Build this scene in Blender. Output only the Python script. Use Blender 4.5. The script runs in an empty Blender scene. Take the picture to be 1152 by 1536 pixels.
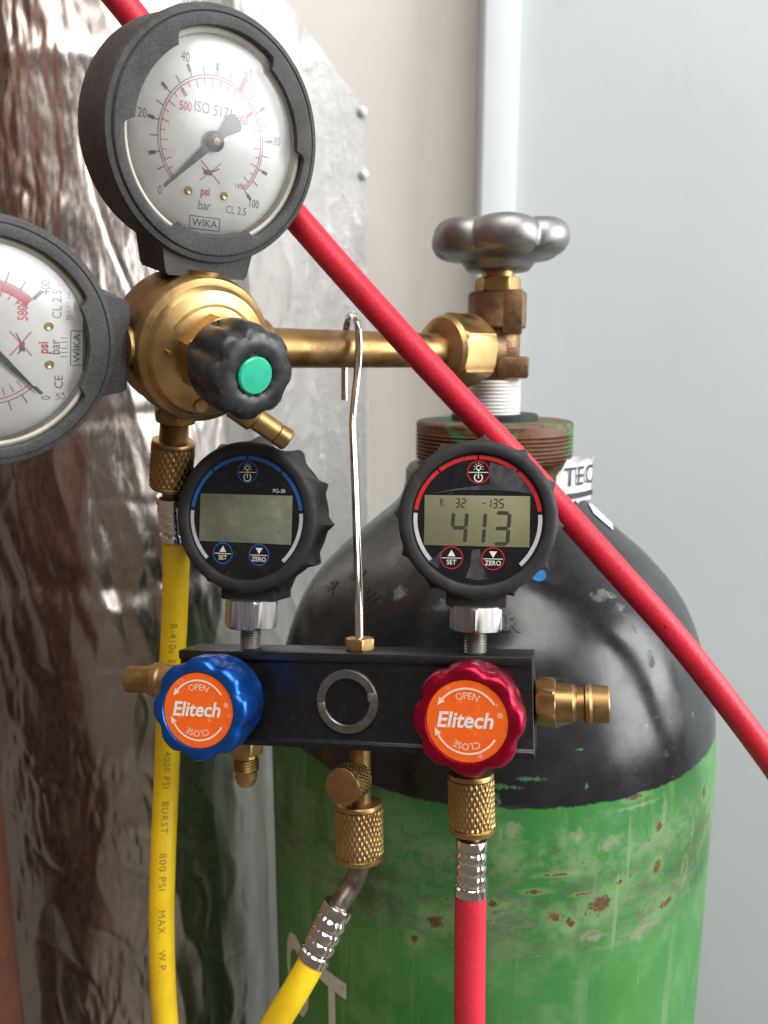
import bpy, bmesh, math, random
from mathutils import Vector, Matrix, noise
random.seed(7)
scene = bpy.context.scene
col = scene.collection
R = math.radians
MM = 0.001
EYE = 1350.0                       # camera height above the floor, mm

# ------------------------------------------------------------------ camera
PITCH = R(10.8)
FPX = 1160.0                       # focal length in photo pixels (1152 x 1536)
cam_d = bpy.data.cameras.new('camera')
cam = bpy.data.objects.new('camera', cam_d); col.objects.link(cam)
cam.location = (0, 0, EYE * MM)
cam.rotation_euler = (R(90) - PITCH, 0, 0)
cam_d.sensor_fit = 'VERTICAL'; cam_d.sensor_height = 36.0; cam_d.sensor_width = 27.0
cam_d.lens = FPX / 1536 * 36.0
cam_d.clip_start = 0.02; cam_d.clip_end = 50
cam_d.dof.use_dof = True; cam_d.dof.focus_distance = 0.268; cam_d.dof.aperture_fstop = 11
scene.camera = cam

# ------------------------------------------------------------------ world and lamps
w = bpy.data.worlds.new('World'); scene.world = w; w.use_nodes = True
bg = w.node_tree.nodes['Background']
bg.inputs[0].default_value = (0.36, 0.30, 0.265, 1); bg.inputs[1].default_value = 0.54

def area(name, loc, target, sx, sy, power, color):
    d = bpy.data.lights.new(name, 'AREA'); d.shape = 'RECTANGLE'; d.size = sx * MM; d.size_y = sy * MM
    d.energy = power; d.color = color
    o = bpy.data.objects.new(name, d); col.objects.link(o)
    o.location = (loc[0] * MM, loc[1] * MM, (loc[2] + EYE) * MM)
    v = Vector(target) - Vector(loc)
    o.rotation_euler = v.to_track_quat('-Z', 'Y').to_euler()
    return o
area('window_light', (2450, -380, 520), (0, 350, 0), 1950, 1800, 116, (0.95, 0.98, 1.0))
area('ceiling_light', (350, -600, 1500), (0, 400, 0), 1500, 1200, 46, (1.0, 0.97, 0.93))

scene.view_settings.view_transform = 'Standard'; scene.view_settings.look = 'None'
scene.view_settings.exposure = -0.08; scene.view_settings.gamma = 1.0
scene.render.engine = 'CYCLES'
scene.cycles.max_bounces = 10; scene.cycles.transparent_max_bounces = 12
scene.cycles.sample_clamp_indirect = 6; scene.cycles.blur_glossy = 0.3
scene.cycles.use_denoising = True

# ------------------------------------------------------------------ helpers
cp, sp = math.cos(PITCH), math.sin(PITCH)
def at(px, py, Y):
    """point (mm, camera at origin) measured in the photo, at horizontal distance Y"""
    a = (px - 576) / FPX; b = -(py - 768) / FPX; k = Y / (cp + b * sp)
    return Vector((a * k, Y, (-sp + b * cp) * k))

def frame(o, z, y=None, x=None):
    """matrix whose local Z runs along z"""
    z = Vector(z).normalized()
    h = Vector(x) if x is not None else (Vector((1, 0, 0)) if abs(z.x) < .9 else Vector((0, 1, 0)))
    yy = z.cross(h).normalized(); xx = yy.cross(z)
    m = Matrix((xx, yy, z)).transposed().to_4x4(); m.translation = Vector(o); return m
def front(o, roll=0, yaw=0, pitch=0):
    """flat-face frame: x right, y up, z towards the viewer (-Y)"""
    return Matrix.Translation(Vector(o)) @ Matrix.Rotation(yaw, 4, 'Z') @ Matrix.Rotation(R(90) + pitch, 4, 'X') @ Matrix.Rotation(roll, 4, 'Z')
def T(x, y, z): return Matrix.Translation((x, y, z))

class G:
    def __init__(s): s.v = []; s.f = []; s.mi = []
    def add(s, vs, fs, M=None, mi=0):
        n = len(s.v)
        s.v += [tuple(M @ Vector(p)) for p in vs] if M is not None else [tuple(p) for p in vs]
        s.f += [tuple(i + n for i in f) for f in fs]; s.mi += [mi] * len(fs); return s
    def lathe(s, prof, M=None, seg=48, rf=None, mi=0, caps=True, end=True):
        vs = []; fs = []; n = len(prof)
        for (r, z) in prof:
            for k in range(seg):
                t = 2 * math.pi * k / seg
                q = rf(t, r, z) if rf else r
                vs.append((q * math.cos(t), q * math.sin(t), z))
        for i in range(n - 1):
            for k in range(seg):
                a = i * seg + k; b = i * seg + (k + 1) % seg
                fs.append((a, b, b + seg, a + seg))
        if caps:
            if prof[0][0] > 1e-6: fs.append(tuple(reversed(range(seg))))
            if end and prof[-1][0] > 1e-6: fs.append(tuple(range((n - 1) * seg, n * seg)))
        return s.add(vs, fs, M, mi)
    def hexnut(s, af, z0, z1, M=None, ch=0.8, n=6, rot=0, mi=0, hole=0):
        seg = 12 * n; step = 2 * math.pi / n
        def hx(t):
            u = ((t + rot) % step) - step / 2
            return af / 2 / math.cos(u)
        rc = af / 2 / math.cos(step / 2)
        prof = [(rc - ch * 1.7, z0), (rc - ch * .8, z0 + ch * .35), (rc, z0 + ch), (rc, z1 - ch), (rc - ch * .8, z1 - ch * .35), (rc - ch * 1.7, z1)]
        return s.lathe(prof, M, seg, lambda t, r, z: min(r, hx(t)), mi)
    def knurl(s, r, z0, z1, M=None, n=26, h=.45, rim=2.0, pitch=None, mi=0, per=5):
        """diamond-knurled sleeve with plain rims"""
        p = pitch or 2 * math.pi * r / n * 2.0
        zs = []; z = z0 + rim
        while z < z1 - rim: zs.append(z); z += p / per
        tri = lambda x: 1 - abs(2 * (x % 1) - 1)
        def rf(t, rr, z):
            if z <= z0 + rim - 1e-6 or z > z1 - rim - 1e-6: return rr
            u = t * n / 2 / math.pi; v = z / p
            return rr - h + 2 * h * min(tri(u + v), tri(u - v))
        prof = [(r - 1.2, z0), (r - .3, z0 + .25), (r, z0 + .8), (r, z0 + rim - .4), (r - .5, z0 + rim - .05)] + [(r, q) for q in zs] + [(r - .5, z1 - rim), (r, z1 - rim + .4), (r, z1 - .8), (r - .3, z1 - .25), (r - 1.2, z1)]
        return s.lathe(prof, M, n * 6, rf, mi)
    def tube(s, path, r, seg=20, mi=0, cap=True):
        P = [Vector(p) for p in path]; n = len(P)
        up = None; vs = []; fs = []
        for i in range(n):
            t = (P[min(i + 1, n - 1)] - P[max(i - 1, 0)]).normalized()
            if up is None:
                up = t.orthogonal().normalized()
            else:
                up = (up - t * up.dot(t)).normalized()
            bn = t.cross(up)
            rr = r(i / (n - 1)) if callable(r) else r
            for k in range(seg):
                a = 2 * math.pi * k / seg
                vs.append(P[i] + up * (rr * math.cos(a)) + bn * (rr * math.sin(a)))
        for i in range(n - 1):
            for k in range(seg):
                a = i * seg + k; b = i * seg + (k + 1) % seg
                fs.append((a, b, b + seg, a + seg))
        if cap:
            fs.append(tuple(reversed(range(seg)))); fs.append(tuple(range((n - 1) * seg, n * seg)))
        return s.add(vs, fs, None, mi)
    def box(s, c, size, bev=0, M=None, mi=0, bseg=2):
        bm = bmesh.new(); bmesh.ops.create_cube(bm, size=1)
        for v in bm.verts: v.co = Vector((v.co.x * size[0] + c[0], v.co.y * size[1] + c[1], v.co.z * size[2] + c[2]))
        if bev: bmesh.ops.bevel(bm, geom=bm.edges[:], offset=bev, segments=bseg, affect='EDGES', profile=.5)
        bm.verts.index_update()
        s.add([v.co[:] for v in bm.verts], [[v.index for v in f.verts] for f in bm.faces], M, mi); bm.free(); return s
    def extrude(s, poly, x0, x1, M=None, mi=0, bev=0):
        """poly in (y,z), extruded along x"""
        bm = bmesh.new()
        a = [bm.verts.new((x0, y, z)) for y, z in poly]; b = [bm.verts.new((x1, y, z)) for y, z in poly]; n = len(poly)
        bm.faces.new(a); bm.faces.new(list(reversed(b)))
        for i in range(n): bm.faces.new((a[i], b[i], b[(i + 1) % n], a[(i + 1) % n]))
        bmesh.ops.recalc_face_normals(bm, faces=bm.faces[:])
        if bev: bmesh.ops.bevel(bm, geom=bm.edges[:], offset=bev, segments=2, affect='EDGES', profile=.5)
        bm.verts.index_update()
        s.add([v.co[:] for v in bm.verts], [[v.index for v in f.verts] for f in bm.faces], M, mi); bm.free(); return s
    # flat print, drawn in an x/y plane
    def arc(s, r, wd, a0, a1, M=None, z=0, mi=0, n=None, cx=0, cy=0):
        n = n or max(2, int(abs(a1 - a0) / 4)); vs = []; fs = []
        for i in range(n + 1):
            t = R(a0 + (a1 - a0) * i / n)
            for q in (r - wd / 2, r + wd / 2): vs.append((cx + q * math.cos(t), cy + q * math.sin(t), z))
        for i in range(n): fs.append((2 * i, 2 * i + 1, 2 * i + 3, 2 * i + 2) if a1 < a0 else (2 * i, 2 * i + 2, 2 * i + 3, 2 * i + 1)[::-1])
        return s.add(vs, fs, M, mi)
    def line(s, x0, y0, x1, y1, wd, M=None, z=0, mi=0):
        d = Vector((x1 - x0, y1 - y0)); d.normalize(); n = Vector((-d.y, d.x)) * wd / 2
        return s.add([(x0 - n.x, y0 - n.y, z), (x1 - n.x, y1 - n.y, z), (x1 + n.x, y1 + n.y, z), (x0 + n.x, y0 + n.y, z)], [(0, 1, 2, 3)], M, mi)
    def tick(s, ang, r0, r1, wd, M=None, z=0, mi=0):
        c, q = math.cos(R(ang)), math.sin(R(ang))
        return s.line(c * r0, q * r0, c * r1, q * r1, wd, M, z, mi)
    def poly(s, pts, M=None, z=0, mi=0): return s.add([(x, y, z) for x, y in pts], [tuple(range(len(pts)))], M, mi)
    def disc(s, r, M=None, z=0, mi=0, cx=0, cy=0, seg=40):
        return s.poly([(cx + r * math.cos(2 * math.pi * k / seg), cy + r * math.sin(2 * math.pi * k / seg)) for k in range(seg)], M, z, mi)
    def text(s, body, size, x=0, y=0, M=None, z=0, mi=0, shear=0, bold=0, sx=1, rot=0, fn=None, spacing=1, align='CENTER'):
        vs, fs = text_mesh(body, size, shear, bold, spacing, align)
        if fn:
            vs, fs = finer(vs, fs, size * .12)
            return s.add([fn(px * sx, py) for px, py in vs], fs, M, mi)
        c, q = math.cos(R(rot)), math.sin(R(rot))
        return s.add([(x + px * sx * c - py * q, y + px * sx * q + py * c, z) for px, py in vs], fs, M, mi)
    def arctext(s, body, size, r, ang, M=None, z=0, mi=0, sx=1):
        return s.text(body, size, M=M, mi=mi, sx=sx, fn=lambda u, v: ((r + v) * math.cos(R(ang) - u / r), (r + v) * math.sin(R(ang) - u / r), z))

def finer(vs, fs, L):
    bm = bmesh.new(); V = [bm.verts.new((x, y, 0)) for x, y in vs]
    for f in fs:
        try: bm.faces.new([V[i] for i in f])
        except ValueError: pass
    for _ in range(4):
        e = [q for q in bm.edges if q.calc_length() > L]
        if not e: break
        bmesh.ops.subdivide_edges(bm, edges=e, cuts=1); bmesh.ops.triangulate(bm, faces=bm.faces[:])
    bm.verts.index_update()
    r = [(v.co.x, v.co.y) for v in bm.verts], [tuple(v.index for v in f.verts) for f in bm.faces]
    bm.free(); return r
_tc = {}
def text_mesh(body, size, shear=0, bold=0, spacing=1, align='CENTER'):
    key = (body, size, shear, bold, spacing, align)
    if key in _tc: return _tc[key]
    c = bpy.data.curves.new('lettering', 'FONT'); c.body = body; c.size = size; c.shear = shear; c.offset = bold
    c.align_x = align; c.align_y = 'CENTER'; c.resolution_u = 3; c.space_character = spacing
    o = bpy.data.objects.new('lettering', c); col.objects.link(o)
    dg = bpy.context.evaluated_depsgraph_get(); ev = o.evaluated_get(dg); m = ev.to_mesh()
    vs = [(v.co.x, v.co.y) for v in m.vertices]; fs = [tuple(p.vertices) for p in m.polygons]
    ev.to_mesh_clear(); bpy.data.objects.remove(o); bpy.data.curves.remove(c)
    _tc[key] = (vs, fs); return _tc[key]

def thing(name, label, cat, M, group=None):
    o = bpy.data.objects.new(name, None); col.objects.link(o)
    o.empty_display_size = .01
    W = M.copy(); W.translation = Vector((M.translation.x * MM, M.translation.y * MM, (M.translation.z + EYE) * MM))
    o.matrix_world = W
    o['label'] = label; o['category'] = cat
    if group: o['group'] = group
    return o
def mesh(name, g, mats, parent=None, smooth=32, M=None, label=None, kind=None):
    """link the collected geometry (mm) as one mesh object; M maps it into the parent's frame"""
    me = bpy.data.meshes.new(name)
    me.from_pydata([tuple((M @ Vector(v)) * MM) if M is not None else (v[0] * MM, v[1] * MM, v[2] * MM) for v in g.v], [], g.f)
    for m in (mats if isinstance(mats, (list, tuple)) else [mats]): me.materials.append(m)
    if any(g.mi): me.polygons.foreach_set('material_index', g.mi)
    bm = bmesh.new(); bm.from_mesh(me); bmesh.ops.remove_doubles(bm, verts=bm.verts[:], dist=1e-7)
    if smooth: bmesh.ops.recalc_face_normals(bm, faces=bm.faces[:])
    bm.to_mesh(me); bm.free()
    if smooth:
        me.polygons.foreach_set('use_smooth', [True] * len(me.polygons)); me.set_sharp_from_angle(angle=R(smooth))
    me.update()
    o = bpy.data.objects.new(name, me); col.objects.link(o)
    if parent: o.parent = parent
    else: o.location = (0, 0, EYE * MM)
    if label: o['label'] = label
    if kind: o['kind'] = kind
    return o
def spline(pts, n=12):
    P = [Vector(p) for p in pts]; out = []
    for i in range(len(P) - 1):
        a = P[max(i - 1, 0)]; b = P[i]; c = P[i + 1]; d = P[min(i + 2, len(P) - 1)]
        for k in range(n):
            t = k / n
            out.append(.5 * ((2 * b) + (c - a) * t + (2 * a - 5 * b + 4 * c - d) * t * t + (3 * b - a - 3 * c + d) * t ** 3))
    out.append(P[-1]); return out

# ------------------------------------------------------------------ materials
class N:
    def __init__(s, name):
        s.m = bpy.data.materials.new(name); s.m.use_nodes = True; s.t = s.m.node_tree
        s.b = s.t.nodes['Principled BSDF']; s.out = s.t.nodes['Material Output']
        s.co = s.t.nodes.new('ShaderNodeTexCoord')
    def new(s, k, **kw):
        n = s.t.nodes.new(k)
        for a, v in kw.items(): setattr(n, a, v)
        return n
    def lk(s, a, b): s.t.links.new(a, b)
    def put(s, sock, v):
        if hasattr(v, 'is_linked') or isinstance(v, bpy.types.NodeSocket): s.lk(v, sock)
        elif isinstance(v, (tuple, list)) and len(v) == 3 and sock.type == 'RGBA': sock.default_value = (*v, 1)
        else: sock.default_value = v
    def coord(s, scale=(1, 1, 1)):
        mp = s.new('ShaderNodeMapping'); mp.inputs['Scale'].default_value = scale
        s.lk(s.co.outputs['Object'], mp.inputs[0]); return mp.outputs[0]
    def noise(s, scale, detail=4, rough=.55, stretch=(1, 1, 1), dist=0, vec=None):
        n = s.new('ShaderNodeTexNoise'); n.inputs['Scale'].default_value = scale; n.inputs['Detail'].default_value = detail
        n.inputs['Roughness'].default_value = rough; n.inputs['Distortion'].default_value = dist
        s.lk(vec if vec is not None else s.coord(stretch), n.inputs['Vector']); return n.outputs[0]
    def ramp(s, f, a, b, lo=0.0, hi=1.0):
        n = s.new('ShaderNodeMapRange'); n.interpolation_type = 'SMOOTHSTEP'
        s.put(n.inputs[0], f); n.inputs[1].default_value = a; n.inputs[2].default_value = b; n.inputs[3].default_value = lo; n.inputs[4].default_value = hi
        return n.outputs[0]
    def math(s, op, a, b=0.0, clamp=False):
        n = s.new('ShaderNodeMath', operation=op); n.use_clamp = clamp; s.put(n.inputs[0], a); s.put(n.inputs[1], b); return n.outputs[0]
    def mix(s, f, a, b):
        n = s.new('ShaderNodeMix', data_type='RGBA'); s.put(n.inputs[0], f); s.put(n.inputs[6], a); s.put(n.inputs[7], b); return n.outputs[2]
    def bump(s, h, strength, dist, prev=None):
        n = s.new('ShaderNodeBump'); n.inputs['Strength'].default_value = strength; n.inputs['Distance'].default_value = dist * MM
        s.put(n.inputs['Height'], h)
        if prev is not None: s.lk(prev, n.inputs['Normal'])
        return n.outputs[0]
    def set(s, **kw):
        for k, v in kw.items(): s.put(s.b.inputs[k.replace('_', ' ')], v)
        return s
def basic(name, c1, c2=None, scale=120, rough=(.4, .5), metal=0.0, bump=None, dust=None, lo=.35, hi=.65, stretch=(1, 1, 1), spec=None, coat=0, fine=None):
    n = N(name); f = n.noise(scale, 5, .6, stretch)
    c = n.mix(n.ramp(f, lo, hi), c1, c2 or tuple(x * .8 for x in c1))
    rg = n.ramp(n.noise(scale * 2.3, 4, .6, stretch), .3, .7, rough[0], rough[1])
    mt = metal
    if dust:
        d = n.math('MULTIPLY', n.ramp(n.noise(dust[2], 6, .7), dust[3] if len(dust) > 3 else .46, dust[4] if len(dust) > 4 else .76), dust[1])
        c = n.mix(d, c, dust[0]); rg = n.math('ADD', rg, n.math('MULTIPLY', d, .35), True)
        if metal: mt = n.math('SUBTRACT', metal, d, True)
    n.set(Base_Color=c, Roughness=rg, Metallic=mt)
    if spec is not None: n.set(Specular_IOR_Level=spec)
    if coat: n.set(Coat_Weight=coat, Coat_Roughness=.15)
    if bump: n.set(Normal=n.bump(n.noise(bump[0], 4, .6, stretch), bump[1], bump[2]))
    return n.m
M_ = {}
M_['brass'] = basic('brass', (.42, .275, .12), (.30, .18, .07), 40, (.32, .50), 1, (1200, .28, .05), dust=((.11, .065, .032), .55, 60, .50, .74))
M_['brass_bright'] = basic('bright_brass', (.52, .355, .15), (.40, .255, .10), 60, (.32, .46), 1, (1200, .24, .04), dust=((.16, .095, .045), .40, 80, .52, .76))
M_['bronze'] = basic('bronze', (.27, .165, .09), (.17, .10, .055), 120, (.42, .6), 1, (1500, .5, .06), dust=((.25, .2, .16), .25, 90))
M_['chrome'] = basic('nickel_chrome', (.78, .76, .72), (.66, .63, .59), 90, (.10, .20), 1, (700, .15, .04))
M_['steel'] = basic('brushed_steel', (.46, .44, .41), (.34, .32, .30), 200, (.34, .5), 1, (1500, .35, .05), stretch=(3, 3, .25))
M_['cast'] = basic('cast_aluminium', (.31, .305, .30), (.24, .235, .23), 60, (.42, .56), 1, (420, .35, .06))
M_['bentsteel'] = basic('dull_steel_pipe', (.34, .29, .24), (.22, .18, .15), 150, (.3, .45), 1, (900, .3, .05))
M_['rubber'] = basic('dusty_grey_rubber', (.032, .032, .033), (.055, .054, .052), 60, (.62, .8), 0, (2600, .6, .10), dust=((.24, .235, .225), .30, 1300, .36, .82), spec=.35)
M_['boot'] = basic('black_silicone_rubber', (.016, .016, .017), (.028, .028, .028), 80, (.5, .68), 0, (2600, .35, .05), dust=((.12, .117, .113), .20, 130, .5, .8), spec=.35)
M_['black'] = basic('black_anodised_aluminium', (.006, .006, .0065), (.009, .009, .0095), 140, (.30, .44), 0, (3000, .45, .03), dust=((.12, .12, .115), .10, 420, .55, .8), spec=.45)
M_['knobblack'] = basic('black_bakelite', (.014, .014, .015), (.024, .024, .024), 90, (.26, .5), 0, (1200, .25, .05), dust=((.13, .125, .12), .20, 420, .48, .80), spec=.5)
M_['green_cap'] = basic('green_cap_plastic', (.03, .47, .29), (.035, .40, .25), 200, (.16, .3), 0)
M_['blue'] = basic('blue_anodised_metal', (.010, .105, .46), (.009, .085, .39), 150, (.22, .36), .75, (1800, .15, .02), dust=((.55, .6, .7), .5, 420, .70, .76))
M_['red'] = basic('red_anodised_metal', (.42, .005, .035), (.33, .004, .028), 150, (.20, .34), .75, (1800, .15, .02), dust=((.7, .4, .42), .5, 420, .70, .76))
M_['orange'] = basic('orange_sticker', (.86, .135, .012), (.80, .115, .010), 200, (.22, .34), 0, dust=((.90, .60, .47), .55, 190, .58, .70))
M_['white_print'] = basic('white_print', (.80, .76, .72), (.70, .66, .62), 500, (.35, .5), 0)
M_['pale_print'] = basic('worn_white_print', (.86, .58, .44), (.80, .66, .58), 600, (.35, .5), 0)
M_['face'] = basic('black_gauge_face', (.008, .008, .009), (.012, .012, .013), 200, (.14, .24), 0, dust=((.16, .165, .17), .14, 210, .52, .8), spec=.45)
M_['film'] = basic('peeling_clear_film', (.030, .030, .032), (.085, .085, .09), 120, (.12, .25), 0, (300, .6, .2))
M_['blue_arc'] = basic('blue_scale_print', (.015, .16, .56), None, 200, (.25, .35))
M_['red_arc'] = basic('red_scale_print', (.62, .022, .03), None, 200, (.25, .35))
M_['white_arc'] = basic('white_scale_print', (.60, .61, .64), None, 200, (.25, .35))
M_['lcd'] = basic('olive_liquid_crystal', (.18, .192, .135), (.155, .165, .115), 60, (.14, .24), 0, dust=((.34, .36, .30), .55, 70, .42, .72), spec=.5)
M_['lcd_on'] = basic('lit_olive_liquid_crystal', (.205, .207, .120), (.18, .182, .105), 60, (.16, .26), 0, dust=((.25, .25, .18), .22, 95), spec=.5)
M_['segment'] = basic('dark_liquid_crystal_segment', (.048, .045, .038), None, 200, (.3, .4))
M_['dial'] = basic('white_dial', (.87, .87, .845), (.84, .835, .80), 60, (.45, .6))
M_['bezel'] = basic('pale_dial_bezel', (.50, .47, .40), (.40, .37, .31), 90, (.3, .45))
M_['ink'] = basic('black_ink', (.15, .155, .16), None, 300, (.5, .6))
M_['inkgrey'] = basic('faded_grey_ink', (.26, .26, .26), None, 300, (.5, .6))
M_['inkred'] = basic('red_ink', (.74, .09, .14), None, 300, (.5, .6))
M_['needle'] = basic('dark_needle_paint', (.018, .022, .030), None, 300, (.35, .45))
M_['screw'] = basic('small_brass_screw', (.62, .47, .2), None, 300, (.25, .35), 1)
M_['letter_yellow'] = basic('hose_lettering_ink', (.16, .12, .02), (.30, .23, .03), 900, (.5, .6))
M_['teflon'] = basic('white_sealing_tape', (.68, .69, .67), (.58, .58, .55), 200, (.4, .55), 0, (500, .4, .2), stretch=(.3, .3, 3))
M_['paper'] = basic('white_paper_label', (.72, .73, .72), (.60, .61, .60), 120, (.45, .6), 0, (150, .5, .4))
M_['blackpaper'] = basic('black_label_print', (.02, .02, .022), None, 120, (.5, .6))
M_['bluedot'] = basic('blue_dot_sticker', (.02, .22, .62), None, 200, (.35, .45))
M_['copper'] = basic('brown_oxide_pipe', (.27, .10, .058), (.19, .065, .04), 40, (.42, .6), 0.25, (200, .3, .2), dust=((.10, .05, .035), .6, 120))
M_['glass_dark'] = basic('dark_sight_glass', (.006, .006, .007), None, 200, (.04, .10), 0, dust=((.07, .065, .05), .22, 140, .5, .8))

def hose_mat(name, c1, c2, rib):
    n = N(name)
    f = n.noise(90, 5, .6); fine = n.noise(1500, 3, .6)
    c = n.mix(n.ramp(f, .35, .7), c1, c2)
    pore = n.ramp(n.noise(260, 2, .5), .745, .775)
    c = n.mix(n.math('MULTIPLY', n.ramp(n.noise(35, 6, .7), .5, .75), .22), c, tuple(x * .45 + .02 for x in c1))
    c = n.mix(n.math('MULTIPLY', pore, .8), c, tuple(x * .2 for x in c1))
    n.set(Base_Color=c, Roughness=n.ramp(fine, .3, .7, .38, .54), Specular_IOR_Level=.4)
    b = n.bump(fine, .25, .06)
    if rib:
        v = n.new('ShaderNodeTexVoronoi'); v.inputs['Scale'].default_value = 620; n.lk(n.coord((1, 1, 1)), v.inputs['Vector'])
        b = n.bump(v.outputs['Distance'], .5, .16, b)
    n.set(Normal=b); return n.m
M_['red_hose'] = hose_mat('red_rubber_hose', (.58, .016, .040), (.48, .012, .032), True)
M_['pink_hose'] = hose_mat('pinker_red_rubber_hose', (.61, .026, .056), (.53, .021, .046), True)  # slightly lighter, pinker red, used on the lower hose only
M_['yellow_hose'] = hose_mat('yellow_rubber_hose', (.78, .53, .010), (.70, .46, .010), False)

def lens_mat():
    n = N('clear_gauge_lens'); t = n.t
    gl = n.new('ShaderNodeBsdfGlossy'); gl.inputs['Roughness'].default_value = .2; gl.inputs['Color'].default_value = (1, 1, 1, 1)
    tr = n.new('ShaderNodeBsdfTransparent'); tr.inputs['Color'].default_value = (.985, .985, .98, 1)
    df = n.new('ShaderNodeBsdfDiffuse'); df.inputs['Color'].default_value = (.85, .85, .83, 1)
    fr = n.new('ShaderNodeFresnel'); fr.inputs['IOR'].default_value = 1.6
    m1 = n.new('ShaderNodeMixShader'); n.lk(n.math('MULTIPLY', fr.outputs[0], 1.0, True), m1.inputs[0]); n.lk(tr.outputs[0], m1.inputs[1]); n.lk(gl.outputs[0], m1.inputs[2])
    haze = n.ramp(n.noise(110, 6, .65), .35, .75, .015, .10)
    m2 = n.new('ShaderNodeMixShader'); n.lk(haze, m2.inputs[0]); n.lk(m1.outputs[0], m2.inputs[1]); n.lk(df.outputs[0], m2.inputs[2])
    n.lk(m2.outputs[0], n.out.inputs[0]); return n.m
M_['lens'] = lens_mat()

def dot_mask(n, vec, pts, nz, amp):
    """union of soft-edged spots (object space, metres): list of (x,y,z,radius)"""
    acc = None
    for (x, y, z, r, sx, sz) in pts:
        su = n.new('ShaderNodeVectorMath', operation='SUBTRACT'); n.lk(vec, su.inputs[0]); su.inputs[1].default_value = (x * MM, y * MM, z * MM)
        mu = n.new('ShaderNodeVectorMath', operation='MULTIPLY'); n.lk(su.outputs[0], mu.inputs[0]); mu.inputs[1].default_value = (1 / (r * sx * MM), 1 / (r * sx * MM), 1 / (r * sz * MM))
        le = n.new('ShaderNodeVectorMath', operation='LENGTH'); n.lk(mu.outputs[0], le.inputs[0])
        acc = le.outputs['Value'] if acc is None else n.math('MINIMUM', acc, le.outputs['Value'])
    return n.math('ADD', acc, n.math('MULTIPLY', n.math('SUBTRACT', nz, .5), amp))

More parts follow.
